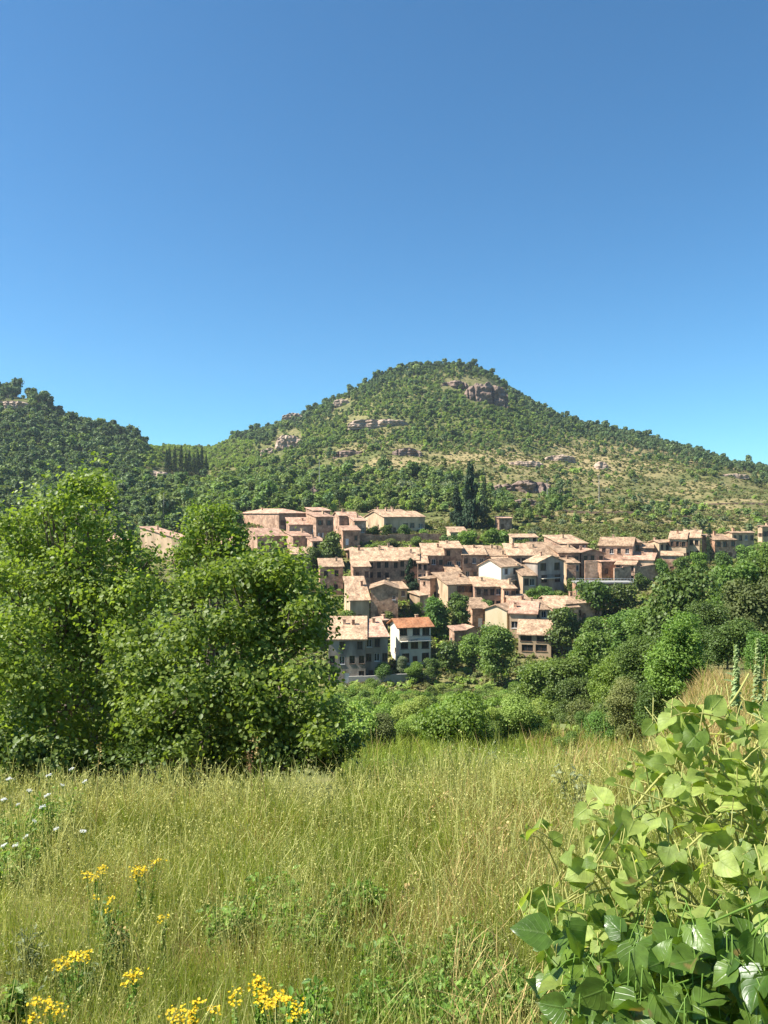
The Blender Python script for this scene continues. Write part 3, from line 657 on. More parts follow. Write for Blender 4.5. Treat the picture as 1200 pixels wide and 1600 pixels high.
# ------------------------------------------------------------------ rocks
def rock(label, px0, px1, py0, py1, Y, mat='rock', depth=10, seed=1, name='rock_outcrop'):
    py0 = py0 + .22 * (py1 - py0); b = P((px0 + px1) / 2, py1, Y); w = (px1 - px0) / F * Y; h = (py1 - py0) / F * Y
    nx, nz = 56, 26
    a = np.linspace(0, 1, nx); c = np.linspace(-.35, 1, nz)
    A, C = np.meshgrid(a, c)
    prof = np.sin(np.clip(A, 0.0, 1) * math.pi) ** .28
    top = h * prof * (0.74 + .36 * fbm(a * 9, a * 0 + seed, seed))[None, :]
    cleft = np.abs(fbm(A * w / 7, A * 0 + .5, seed + 21, 2) - .5) * 2; cleft = np.exp(-(cleft / .09) ** 2) * depth * (.45 if mat == 'rock' else .12)
    Z = np.where(C > 0, C * top, C * h)
    strata = (np.floor(Z / max(h, .1) * 6 + 1.2 * fbm(A * 5, Z * 0, seed + 3)) % 2) * .05 * depth
    blocks = (fbm(A * w / 5, Z / 5, seed + 5) - .5) * depth * .9 + (fbm(A * w / 1.8, Z / 1.8, seed + 8) - .5) * depth * .3
    Yy = -depth * .5 * prof * (1 - .25 * np.clip(C, 0, 1) ** 3) + blocks + strata + cleft
    X = (A - .5) * w + (fbm(A * 6, C * 6, seed + 9) - .5) * w * .03
    front = np.stack([X, Yy, Z], -1)
    rows = [front]
    for q in (.35, .7, 1.0):
        e = front[-1:].copy(); e[..., 1] = e[..., 1] * (1 - q) + depth * 1.6 * q; e[..., 2] = e[..., 2] + (q < .9) * h * .05 - (q >= .9) * h * .6; rows.append(e)
    G = np.concatenate(rows, 0); nr = G.shape[0]
    i = np.arange(nr - 1)[:, None] * nx + np.arange(nx - 1)[None]
    Fc = np.stack([i, i + 1, i + nx + 1, i + nx], -1).reshape(-1, 4)
    me = np_mesh(name, G.reshape(-1, 3), Fc, [M[mat]])
    return tag(link(name, me, None, b), label, 'rock')
def on_hill(px, py):
    """distance at which the line through a picture point meets the hill"""
    Ys = np.linspace(320, 940, 700); X = (px - 600) / F * Ys; z = ground(X, Ys); zl = (800 - py) / F * Ys
    hit = np.where(z >= zl)[0]
    return float(Ys[hit[0]]) if len(hit) else 850.0
ROCKS = [
 ('tall reddish cliff just right of the summit', 724, 794, 590, 628, 'rock', 14),
 ('dark shaded cliff step left of the summit cliff', 690, 732, 592, 604, 'rock', 8),
 ('long flat pale ledge below the summit', 543, 640, 651, 667, 'rockp', 10),
 ('slanting pale slab on the left shoulder of the main hill', 430, 472, 672, 700, 'rockp', 8),
 ('small pale slab trailing below the slanting one', 406, 440, 697, 710, 'rockp', 6),
 ('pale rock face near the left skyline of the main hill', 440, 474, 642, 656, 'rockp', 6),
 ('thin pale rib high on the left skyline', 520, 548, 620, 634, 'rockp', 6),
 ('brown rounded outcrop with dark clefts above the meadow', 796, 862, 744, 770, 'rock', 9),
 ('low reddish outcrop left of the brown rounded one', 770, 806, 752, 768, 'rock', 6),
 ('pale flat rocks amid the scrub right of the centre', 852, 900, 708, 720, 'rockp', 6),
 ('pale sloping rock above the brown rounded outcrop', 790, 850, 718, 728, 'rockp', 6),
 ('small bright rock at the upper right of the scrub', 930, 950, 717, 733, 'rockp', 5),
 ('reddish bare bank in the ochre belt, left one', 520, 570, 700, 713, 'rock', 5),
 ('reddish bare bank in the ochre belt, right one', 612, 660, 696, 712, 'rock', 5),
 ('small bare earth bluff above the big pinkish house', 482, 498, 756, 780, 'rock', 4),
 ('grey rock band high on the left hill', -10, 44, 622, 638, 'rockp', 8),
 ('pale bank beside the row of poplars', 222, 262, 732, 748, 'rockp', 5),
 ('pale stones at the far right of the meadow', 1120, 1170, 738, 746, 'rockp', 5),
 ('reddish bank below the brown rounded outcrop', 800, 840, 776, 790, 'rock', 4),
]
for i, (lab, a, b, c, d_, mt, dep) in enumerate(ROCKS):
    rock(lab, a, b, c, d_, on_hill((a + b) / 2, d_) if d_ < 822 else Yv(d_), mt, dep, 11 + i * 7)
rock('pale rocks showing between the trees at the right', 1130, 1172, 886, 908, 120, 'rockp', 3, 301)

# ------------------------------------------------------------------ tree templates (meshes only)
def mesh_tree(name, lobes, n, size, lmat, trunk_h, trunk_r, up=.5, inner=.5, limbs=6, sides=5, kite=False, split=False, jitter=.35):
    C, N, t = crown_points(lobes, n, up, inner)
    TV, TF = (KITE_V, KITE_F) if kite else (QUAD_V, QUAD_F)
    V, Fc = leaves(C, N, size * rng.uniform(1 - jitter, 1 + jitter, n), TV, TF)
    tint = np.repeat(t, len(TV))
    parts = []
    zt = np.mean([l[0][2] for l in lobes])
    parts.append(tube(np.array([(0, 0, -1.2), (0.03, .02, trunk_h * .5), (0, .05, max(trunk_h, zt))]), [trunk_r * 1.25, trunk_r, trunk_r * .5], sides))
    for l in list(lobes)[:limbs]:
        c = np.array(l[0]); s = np.array((0, 0, trunk_h * .75)); m = (s + c) / 2 + np.array((0, 0, -.06)) * np.linalg.norm(c - s)
        parts.append(tube(np.array([s, m, c]), [trunk_r * .5, trunk_r * .35, trunk_r * .12], sides))
    TVv, TFc = merge(parts)
    if split:
        return (np_mesh('trunk', TVv, TFc, [M['bark']], smooth=True), np_mesh('crown', V, Fc, [lmat], tint=tint))
    Va = np.concatenate([V, TVv]); Fa = np.concatenate([Fc, TFc + len(V)])
    return np_mesh(name, Va, Fa, [lmat, M['bark']], tint=np.concatenate([tint, np.zeros(len(TVv))]), fmat=np.concatenate([np.zeros(len(Fc)), np.ones(len(TFc))]))

def lobes_round(r, h, z0, k, seed):
    g = np.random.default_rng(seed); out = []
    for i in range(k):
        a = g.random() * 6.283; q = math.sqrt(g.random()) * r * .68; z = z0 + h * (.12 + .76 * g.random())
        fall = math.sqrt(max(.05, 1 - ((z - z0 - h * .45) / (h * .62)) ** 2))
        rr = r * g.uniform(.2, .5)
        out.append(((math.cos(a) * q * fall, math.sin(a) * q * fall, z), (rr, rr, rr * .8)))
    out.append(((0, 0, z0 + h * .5), (r * .62, r * .62, h * .36)))
    return out
def lobes_cone(r, h, z0, k, seed):
    g = np.random.default_rng(seed); out = []
    for i in range(k):
        f = (i + .5) / k; a = g.random() * 6.283; q = r * (1 - f) * g.uniform(.3, .75)
        rr = max(r * (1 - f) * .5, r * .16)
        out.append(((math.cos(a) * q, math.sin(a) * q, z0 + h * f), (rr, rr, h / k * 1.5)))
    return out
def lobes_column(r, h, z0, k):
    return [((0.1 * r * math.sin(i * 2.1), .1 * r * math.cos(i * 1.7), z0 + h * (i + .5) / k), (r * (1 - .72 * ((i + .5) / k) ** 2.2),) * 2 + (h / k * .95,)) for i in range(k)]

# hill trees: unit scale, roughly 6 m tall
HILL = {}
HILL['pine'] = [mesh_tree('pine', lobes_round(2.3, 4.2, 2.6, 7, 100 + i), 330, .85, L_pine, 3.2, .16, up=.4, limbs=4, sides=4) for i in range(3)] + \
               [mesh_tree('pine', lobes_round(1.9, 4.6, 1.8, 9, 120 + i), 330, .72, L_pine, 2.6, .16, up=.4, limbs=3, sides=4) for i in range(2)]
HILL['oak'] = [mesh_tree('oak', lobes_round(2.7, 4.4, .9, 8, 200 + i), 380, .85, L_hill, 1.6, .2, limbs=4, sides=4) for i in range(4)]
HILL['light'] = [mesh_tree('light', lobes_round(2.5, 3.8, .6, 7, 300 + i), 360, .8, L_hlight, 1.2, .18, limbs=3, sides=4) for i in range(4)]
HILL['bush'] = [mesh_tree('bush', lobes_round(1.5, 1.9, .05, 6, 400 + i), 230, .55, [L_hill, L_olive, L_grey, L_hlight][i], .5, .1, limbs=3, sides=4) for i in range(4)]
HK = ['pine', 'oak', 'light', 'bush']; HBASE = {}; HALL = []
for k in HK: HBASE[k] = len(HALL); HALL += HILL[k]

def scatter_hill():
    n = 190000
    Y = np.sqrt(rng.uniform(262 ** 2, 985 ** 2, n)); u = rng.uniform(-.56, .56, n)
    X = u * Y; z = ground(X, Y); px, py = topx(X, Y, z)
    dens_n = fbm(X / 38, Y / 38, 61); dn2 = fbm(X / 14, Y / 14, 63)
    dry = dryness(X, Y)
    left = np.clip((285 - px) / 60, 0, 1) * (Y < 720)
    ridge_py = np.interp(px, [c[0] for c in COLS], [800 - F * max(zz / yy for yy, zz in c[1]) for c in COLS])
    near_ridge = np.clip(1 - (py - ridge_py) / 34, 0, 1)
    patch = np.clip((dens_n - .40) * 6, 0, 1) * .75 + np.clip((dn2 - .5) * 5, 0, 1) * .45
    d = np.full(n, .85)                                                 # green shrub cover of the middle slope
    belt = np.exp(-((py - 722) / 36) ** 2) * np.clip((px - 400) / 150, 0, 1)
    d = d * (1 - belt) + belt * .26 * patch
    mead = np.clip((px - 800) / 110, 0, 1) * np.clip((py - 712) / 30, 0, 1)
    d = d * (1 - mead) + mead * .22 * np.clip(patch * 1.3, 0, 1) ** 1.3
    d *= (1 - .55 * dry)
    d = np.maximum(d, near_ridge * .72)
    d = np.maximum(d, left * (.62 + .25 * patch))
    lowbelt = (py > 742) & (py < 806) & (px < 735) & (px > 250)
    d = np.where(lowbelt, .55, d)
    # bare rock and built places stay open
    for lab, a, b, c, e, *_ in ROCKS:
        inside = (px > a - 1) & (px < b + 1) & (py > c - 1) & (py < e + 9)
        d = np.where(inside & (Y < 850), d * .12, d)
    d = np.where((px > 225) & (px < 345) & (py > 728) & (py < 752) & (Y < 515), .03, d); d = np.where((px > 248) & (px < 332) & (Y > 470) & (Y < 540), .0, d)
    d = np.where((py > 815) & (px > 330), np.where(px > 690, np.maximum(d * .8, .10), d * .25), d)
    d = np.where((px > 690) & (Y > 285) & (Y < 315), .16, d); d = np.where((px > 800) & (px < 1010) & (Y > 266) & (Y < 286), .13, d)
    d = np.where((Y < 285) & (px > 372) & ~((px > 800) & (px < 1010) & (Y > 266)), 0, d); d = np.where((Y < 315) & (px > 372) & (px < 690), 0, d); d = np.where((Y < 330) & (px < 372), .6, d)
    area = (985 ** 2 - 262 ** 2) * .5 * 1.12
    per = area / n
    keep = rng.random(n) < d * per / 6.0
    X, Y, z, px, py, dry, left, near_ridge, belt, mead = [q[keep] for q in (X, Y, z, px, py, dry, left, near_ridge, belt, mead)]
    m = len(X); r = rng.random(m); sp = fbm(X / 60, Y / 60, 71)
    pine_p = np.clip(.04 + .75 * near_ridge + .42 * left + .25 * np.clip((px - 830) / 150, 0, 1) * (py < 715) + .25 * ((px > 260) & (px < 340) & (Y > 560)), 0, .85)
    sad = (px > 225) & (px < 400) & (Y > 505) & (py > 690)
    pine_p = np.where(sad, 0, pine_p)
    bush_p = np.clip(.10 + .65 * belt + .7 * mead + .12, 0, .8) * (1 - .6 * left)
    light_p = np.clip(.8 - .55 * left - .45 * near_ridge, .04, 1) * np.clip(.4 + (sp - .35) * 3, .1, 1)
    light_p = np.where(sad, 1, light_p)
    kind = np.where(r < pine_p, 0, np.where(rng.random(m) < bush_p, 3, np.where(rng.random(m) < light_p, 2, 1)))
    s = rng.uniform(.42, .85, m) * np.where(rng.random(m) < .10, 1.6, 1) * (.75 + .5 * fbm(X / 25, Y / 25, 77)) * np.where(kind == 2, .66, 1) * np.where(near_ridge > .3, rng.choice([.85, 1.05, 1.3], m), 1) * np.where((py > 742) & (px > 250) & (px < 735), 1.25, 1)
    s = s * np.where(kind == 3, rng.uniform(.7, 1.5, m), 1) * np.where(left > .5, 1.2, 1)
    return X, Y, z, px, py, kind, s, left, near_ridge
hx, hy, hz, hpx, hpy, hk, hs, hleft, hridge = scatter_hill()
print('hill plants', len(hx), np.bincount(hk))

def region_words(px, py, Y, left, ridge):
    if left > .3: return 'left'
    if ridge > .25: return 'ridge'
    if py > 740 and px < 735: return 'behind'
    if px > 800 and py > 712: return 'meadow'
    return 'slope'
REG = {'left': 'on the wooded left hill', 'ridge': 'along the skyline of the main hill', 'behind': 'in the green belt just above the village roofs',
       'meadow': 'scattered over the dry right meadow', 'slope': 'on the open middle slope of the main hill'}
KN = {0: ('pine_tree', 'dark pine', 'pine'), 1: ('oak_tree', 'round dark green oak', 'tree'), 2: ('shrubby_tree', 'low light green tree', 'tree'), 3: ('scrub_bush', 'small scrub bush', 'bush')}
infr = (hpx > -15) & (hpx < 1215) & (hpy < 838)
hidden_left = (hpx < 215) & (hpy > 735 + .35 * np.abs(hpx - 150))         # behind the big near tree
seen = infr & ~hidden_left & ((hpx < 330) | (hpy < 818))
single = np.zeros(len(hx), bool)
for k in range(4):
    idx = np.where(seen & (hk == k))[0]
    big = idx[np.argsort(-(hs[idx] / hy[idx]))][:{0: 240, 1: 230, 2: 250, 3: 250}[k]]
    single[big] = True
HMESH = {}
for i in np.where(single)[0]:
    k = int(hk[i]); nm, word, cat = KN[k]; ms = HILL[HK[k]]
    me = ms[rng.integers(len(ms))]
    o = link(nm, me, None, (hx[i], hy[i], hz[i] - .15)); o.rotation_euler = (0, 0, rng.random() * 6.283); sc = hs[i]; o.scale = (sc, sc, sc * rng.uniform(.9, 1.12))
    rg = region_words(hpx[i], hpy[i], hy[i], hleft[i], hridge[i])
    tag(o, word + ' ' + REG[rg], cat, word + 's ' + REG[rg])

def gn_scatter(name, pts, idx, rot, scl, meshes):
    lib = bpy.data.collections.new(name + '_kinds')
    for i, me in enumerate(meshes):
        lib.objects.link(bpy.data.objects.new('%s_kind_%02d' % (name, i), me))
    me = bpy.data.meshes.new(name); me.vertices.add(len(pts)); me.vertices.foreach_set('co', np.ascontiguousarray(pts, np.float32).ravel())
    for nm, tp, arr in (('pick', 'INT', idx), ('turn', 'FLOAT', rot), ('size', 'FLOAT', scl)):
        a = me.attributes.new(nm, tp, 'POINT'); a.data.foreach_set('value', np.ascontiguousarray(arr, np.int32 if tp == 'INT' else np.float32))
    me.update()
    ng = bpy.data.node_groups.new(name, 'GeometryNodeTree')
    ng.interface.new_socket('Geometry', in_out='INPUT', socket_type='NodeSocketGeometry'); ng.interface.new_socket('Geometry', in_out='OUTPUT', socket_type='NodeSocketGeometry')
    N = ng.nodes; L = ng.links.new
    gi = N.new('NodeGroupInput'); go = N.new('NodeGroupOutput'); ci = N.new('GeometryNodeCollectionInfo'); ip = N.new('GeometryNodeInstanceOnPoints')
    ci.inputs['Collection'].default_value = lib; ci.inputs['Separate Children'].default_value = True; ci.inputs['Reset Children'].default_value = True
    def attr(nm, tp):
        a = N.new('GeometryNodeInputNamedAttribute'); a.data_type = tp; a.inputs['Name'].default_value = nm; return a
    cx = N.new('ShaderNodeCombineXYZ'); er = N.new('FunctionNodeEulerToRotation')
    a1, a2, a3 = attr('pick', 'INT'), attr('turn', 'FLOAT'), attr('size', 'FLOAT')
    L(a2.outputs[0], cx.inputs['Z']); L(cx.outputs[0], er.inputs[0])
    L(gi.outputs[0], ip.inputs['Points']); L(ci.outputs[0], ip.inputs['Instance']); ip.inputs['Pick Instance'].default_value = True
    L(a1.outputs[0], ip.inputs['Instance Index']); L(er.outputs[0], ip.inputs['Rotation']); L(a3.outputs[0], ip.inputs['Scale'])
    L(ip.outputs[0], go.inputs[0])
    o = link(name, me); md = o.modifiers.new('scatter', 'NODES'); md.node_group = ng
    return o
rest = ~single
# the same wood runs down the valley side behind the near trees on the left
m2 = 2600; y2 = np.sqrt(rng.uniform(85 ** 2, 258 ** 2, m2)); u2 = rng.uniform(-.95, -.2, m2); x2 = u2 * y2; k2 = (y2 < 225) | (u2 < -.42); x2, y2 = x2[k2], y2[k2]
hx = np.concatenate([hx, x2]); hy = np.concatenate([hy, y2]); hz = np.concatenate([hz, ground(x2, y2)]); hk = np.concatenate([hk, rng.choice([1, 1, 2, 3], len(x2))]); hs = np.concatenate([hs, rng.uniform(.6, 1.1, len(x2))]); rest = np.concatenate([rest, np.ones(len(x2), bool)])
idx = np.array([HBASE[HK[k]] + rng.integers(len(HILL[HK[k]])) for k in hk[rest]])
o = gn_scatter('hillside_wood', np.stack([hx, hy, hz - .15], 1)[rest], idx, rng.random(rest.sum()) * 6.283, hs[rest], HALL)
tag(o, 'mixed pine and oak wood and scrub covering the hills', None, None, 'stuff')

# low scrub and grass tussocks of the hills
def scatter_scrub():
    n = 60000
    Y = np.sqrt(rng.uniform(290 ** 2, 700 ** 2, n)); u = rng.uniform(-.1, .56, n); X = u * Y
    z = ground(X, Y); px, py = topx(X, Y, z); dr = dryness(X, Y)
    d = np.where((px > 480) & (py > 660) & (py < 838), .14 + .12 * fbm(X / 12, Y / 12, 91), 0)
    d = np.where((py > 800) & (px > 690), d * 2.6, d)
    k = rng.random(n) < d
    return X[k], Y[k], z[k]
sx, sy, sz = scatter_scrub()
def scatter_valley():
    n = 58000; Y = np.sqrt(rng.uniform(14 ** 2, 292 ** 2, n)); u = np.where(rng.random(n) < .72, rng.uniform(-.22, .56, n), rng.uniform(-.9, -.22, n)); X = u * Y; z = ground(X, Y)
    k = rng.random(n) < (.25 + .5 * fbm(X / 10, Y / 10, 95)) * np.where(Y > 255, 1.5, 1); k &= ~((Y < 60) & (u > -.22)); return X[k], Y[k], z[k]
vx, vy, vz = scatter_valley(); sx = np.concatenate([sx, vx]); sy = np.concatenate([sy, vy]); sz = np.concatenate([sz, vz])
L_tus = leaf_mat('dry_tussock', (.13, .125, .045), (.27, .245, .10), .25, .6, .15, .25)
TUSS = [mesh_tree('tussock', lobes_round(.7, .7, -.1, 4, 500 + i), 60, .38, [L_olive, L_tus, L_hlight][i], .2, .04, limbs=1, sides=3) for i in range(3)]
o = gn_scatter('hill_scrub', np.stack([sx, sy, sz], 1), np.where(sy > 262, rng.integers(0, 2, len(sx)), rng.integers(0, 3, len(sx))), rng.random(len(sx)) * 6.283, rng.uniform(.6, 1.6, len(sx)), TUSS)
tag(o, 'low scrub dotted over the dry slopes', None, None, 'stuff')

# ------------------------------------------------------------------ single trees of the valley, the village and the slope
TEMPL = {}
def templ(key, fn):
    if key not in TEMPL:
        t, c = fn(); TEMPL[key] = (t, c)
    return TEMPL[key]
def tree(name, label, cat, px, pytop, Y, wpx, kind, group=None, var=0, zb=None, pybase=None, lift=None):
    """a tree whose foot stands on the ground at (px, Y), its top at pytop and its crown wpx wide"""
    X = (px - 600) / F * Y; z = gz(X, Y) if pybase is None else (800 - pybase) / F * Y
    top = (800 - pytop) / F * Y; H = max(top - z, .6); w = wpx / F * Y
    mats = {'mid': L_mid, 'bright': L_bright, 'dark': L_dark, 'olive': L_olive, 'grey': L_grey, 'cyp': L_cyp, 'pop': L_mid, 'con': L_cyp, 'hl': L_hlight}
    near = Y < 75
    n, s = (16000, .030) if near else ((8000, .042) if Y < 165 else (4200, .06))
    asp = min([.5, .75, 1.0, 1.4, 1.9, 2.5], key=lambda q: abs(math.log(q * w / H)))
    if kind in ('cyp', 'pop', 'con'): asp = 1.0
    def mk():
        if kind == 'cyp': return mesh_tree('t', lobes_column(.5, .98, .02, 7), 1500, .06, L_cyp, .1, .03, split=True, limbs=0)
        if kind == 'pop': return mesh_tree('t', lobes_column(.5, .94, .06, 9), 1300, .07, L_cyp, .2, .03, split=True, limbs=0)
        if kind == 'con': return mesh_tree('t', lobes_cone(.55, .97, .04, 14, 7 + var), 3600, .06, L_cyp, .3, .03, split=True, limbs=0)
        ground_ = var > 5
        lb = lobes_round(.5, asp * (.95 if var % 2 or ground_ else .85), 0 if ground_ else asp * (.03 if var % 2 else .14), int((24 if Y < 165 or ground_ else 16) * max(1, asp)), 900 + var)
        return mesh_tree('t', lb, int(n * max(1, asp)), s, mats[kind], .32 * asp, .02, up=.35, split=True, limbs=9, kite=near, inner=.35)
    t, c = templ((kind, var, n, asp), mk)
    root = empty(name, (X, Y, z)); root.scale = (w, w, H / asp); root.rotation_euler = (0, 0, rng.random() * 6.283)
    tag(root, label, cat, group)
    link('trunk', t, root); link('crown', c, root)
    return root

T = tree
T('conifer', 'tall dark spreading conifer behind the farmhouse, widest of its clump', 'conifer', 735, 729, 285, 44, 'con')
T('cypress', 'slim dark cypress just right of the tall spreading conifer', 'cypress', 757, 752, 284, 14, 'cyp')
T('conifer', 'shorter dark conifer on the left side of the tall spreading conifer', 'conifer', 713, 764, 290, 36, 'con', var=1)
T('cypress', 'lone slim cypress beside the three pale houses, right side', 'cypress', 1108, 820, 236, 11, 'cyp')
T('cypress', 'taller of two thin cypresses above the big left tree', 'cypress', 255, 790, 262, 8, 'cyp')
T('cypress', 'shorter of two thin cypresses above the big left tree', 'cypress', 239, 808, 262, 9, 'cyp')
for i, (px, pt) in enumerate([(260, 706), (265, 703), (273, 701), (283, 700), (291, 712), (296, 708), (303, 712), (309, 705), (315, 703), (322, 716)]):
    T('poplar', 'slim dark poplar in the straight row on the far left hillside', 'poplar', px, pt - 2, 506, 9, 'pop', 'row of poplars on the left hillside')
T('broadleaf_tree', 'dark pyramid shaped tree against the brown terrace, village centre', 'tree', 641, 876, 222, 32, 'con', var=2)
T('broadleaf_tree', 'left one of two round trees beside the orange roofed villa', 'tree', 683, 924, 186, 48, 'mid', var=1, pybase=1010)
T('broadleaf_tree', 'right one of two round trees beside the orange roofed villa', 'tree', 718, 924, 187, 40, 'mid', var=2, pybase=1008)
T('broadleaf_tree', 'soft light green tree in front of the pale yellow wall', 'tree', 772, 968, 158, 68, 'mid', var=8, pybase=1058)
T('broadleaf_tree', 'dark round tree in front of the sprawling tan roof', 'tree', 880, 944, 176, 56, 'dark', var=4, pybase=1030)
T('broadleaf_tree', 'dark tree standing between the big left tree and the pink towers', 'tree', 514, 834, 240, 50, 'dark', var=5)
T('broadleaf_tree', 'smaller dark tree below the tall narrow pink house', 'tree', 490, 852, 236, 30, 'dark', var=4)
VB = [(585, 822, 266, 22, 'dark', 'round clipped bush below the gable end of the farmhouse', 836), (604, 820, 266, 22, 'mid', 'second round bush in front of the farmhouse', 836), (632, 822, 268, 24, 'mid', 'third round bush in front of the farmhouse', 836),
      (662, 826, 266, 22, 'bright', 'light bush at the right corner of the farmhouse', 846), (702, 836, 256, 34, 'dark', 'dark bush below the low cream shed', 860), (730, 830, 258, 36, 'bright', 'bright bush right of the low cream shed', 858),
      (768, 826, 262, 36, 'bright', 'bright bush below the red brick hut', 856), (790, 830, 262, 36, 'mid', 'green bush between the hut and the long low shed', 858), (815, 842, 255, 30, 'dark', 'dark bush below the long low shed', 864),
      (846, 846, 256, 34, 'mid', 'green bush right of the long low shed', 864), (872, 838, 262, 34, 'olive', 'olive bush behind the brightest roof slope', 860), (1000, 848, 246, 24, 'mid', 'bush beside the narrow annex', 880),
      (832, 918, 205, 26, 'bright', 'bright bush at the foot of the white house', 946), (852, 914, 204, 34, 'mid', 'green bush under the grey gabled house', 948), (874, 922, 203, 34, 'dark', 'dark bush at the foot of the grey gabled house', 952), (896, 900, 215, 28, 'dark', 'dark tree beside the ruined stone walls', 934),
      (930, 911, 200, 70, 'mid', 'green hedge in front of the raised terrace', 948), (975, 912, 201, 50, 'dark', 'dark hedge at the far end of the raised terrace', 950), (1000, 896, 222, 26, 'dark', 'dark bush right of the raised terrace', 918), (912, 922, 206, 22, 'bright', 'small bright bush left under the raised terrace', 944),
      (700, 1000, 168, 40, 'dark', 'dark bush below the two round trees', 1045), (735, 985, 172, 44, 'mid', 'green bush near the brick red hut', 1040), (676, 1026, 160, 34, 'dark', 'dark bush at the right foot of the villa', 1058),
      (627, 1022, 163, 20, 'grey', 'greyish bush at the left foot of the villa', 1050), (598, 1034, 161, 30, 'mid', 'bush in the yard between the tall grey house and the villa', 1062), (648, 1034, 161, 34, 'bright', 'light shrubs in front of the villa', 1064),
      (545, 952, 195, 30, 'mid', 'bush in front of the small cream front', 985), (608, 952, 195, 24, 'olive', 'bush at the foot of the blank brown gable', 982), (650, 940, 200, 24, 'mid', 'bush below the pink tower house', 965),
      (520, 985, 180, 34, 'dark', 'dark bush left of the tall grey house', 1020), (660, 962, 186, 20, 'olive', 'olive bush behind the orange roof', 985), (578, 850, 252, 26, 'bright', 'bright bush between the two little pavilions', 872), (610, 842, 256, 26, 'olive', 'bush hanging over the retaining wall', 858),
      (650, 838, 258, 20, 'mid', 'small bush on top of the retaining wall', 852), (760, 936, 196, 22, 'mid', 'bush above the pale lean-to house', 962), (930, 962, 170, 50, 'mid', 'green tree right of the sprawling tan roof', 1010),
      (1032, 872, 228, 26, 'mid', 'bush below the first pale house on the right', 900), (1066, 868, 226, 30, 'mid', 'bush below the middle pale house on the right', 896), (1092, 862, 224, 30, 'bright', 'bright bush left of the lone slim cypress', 892),
      (1130, 862, 222, 34, 'mid', 'green bush under the long arched house, far right', 890), (1168, 852, 222, 40, 'mid', 'tree in front of the pale cottage at the right edge', 884), (1195, 846, 220, 40, 'bright', 'light tree at the right edge below the pale cottage', 884)]
for i, (px, pt, Y, w, k, lab, pb) in enumerate(VB):
    T('village_shrub', lab, 'bush', px, pt, Y, w, k, None, var=i % 3 + 6, pybase=pb)

# right hand trees, from far to near
RT = [(975, 948, 130, 90, 'mid', 'green tree to the left of the big dark one, in the right wood'), (1060, 872, 92, 118, 'dark', 'big dark round tree in front of the three pale houses'), (1010, 940, 98, 80, 'mid', 'tree at the lower left of the big dark round one'),
      (1142, 868, 110, 90, 'mid', 'tall green tree below the long arched house'), (1190, 856, 112, 90, 'mid', 'tall green tree at the right edge of the wood'), (1176, 902, 74, 130, 'olive', 'broad olive green tree at the right edge'),
      (1110, 930, 70, 74, 'dark', 'dark tree wedged between the big dark one and the olive one'), (930, 990, 92, 90, 'mid', 'mid green tree left of the bright walnut'), (880, 1012, 86, 80, 'mid', 'tree below the dark round one by the tan roof'),
      (1000, 978, 62, 90, 'mid', 'leafy tree just left of the bright leafy one'), (1062, 958, 42, 112, 'bright', 'bright light green leafy tree before the dark wood on the right'), (1140, 962, 56, 90, 'dark', 'dark shady tree right of the bright leafy one'),
      (960, 1022, 66, 90, 'bright', 'yellowish green tree low in the right wood'), (905, 1048, 72, 80, 'dark', 'dark tree low in the middle of the right wood'), (840, 1028, 105, 80, 'mid', 'green tree below the porch house'), (1195, 985, 40, 80, 'mid', 'tree at the right edge behind the tall spikes'),
      (1030, 1040, 44, 80, 'mid', 'leafy shrub at the foot of the bright leafy tree'), (985, 1064, 52, 80, 'olive', 'olive shrub at the end of the right wood')]
for i, (px, pt, Y, w, k, lab) in enumerate(RT):
    T('broadleaf_tree', lab, 'tree', px, pt, Y, w, k, None, var=i % 5)

# shrubs all down the slope between the field and the village
ns = 0
for i in range(2500):
    if ns >= 285: break
    Y = math.exp(random.uniform(math.log(30), math.log(152))) if i % 2 else random.uniform(95, 154); px = random.uniform(520, 1010)
    X = (px - 600) / F * Y; z = gz(X, Y); pb = 800 - F * z / Y
    if Y < 46: continue
    if px > 930 and Y > 60: continue
    hgt = random.uniform(1.2, 3.2)
    pt = pb - F * hgt / Y
    lo = 1050 if px < 690 else (1030 if px < 830 else 1010)
    if pt < lo: 
        hgt *= .6; pt = pb - F * hgt / Y
        if pt < lo: continue
    k = random.choice(['mid', 'bright', 'bright', 'hl', 'olive', 'hl', 'hl']) if px < 860 else random.choice(['mid', 'olive', 'mid', 'dark'])
    T('slope_shrub', {'mid': 'mid green leafy shrub', 'bright': 'bright green leafy shrub', 'hl': 'pale yellowish green shrub', 'olive': 'olive green shrub', 'dark': 'dark green shrub'}[k] + ' on the slope between the field and the village', 'bush',
      px, pt, Y, F * hgt * random.uniform(1.0, 1.7) / Y, k, {'mid': 'mid green', 'bright': 'bright green', 'hl': 'pale', 'olive': 'olive', 'dark': 'dark'}[k] + ' shrubs on the slope below the village', var=i % 3 + 6)
    ns += 1

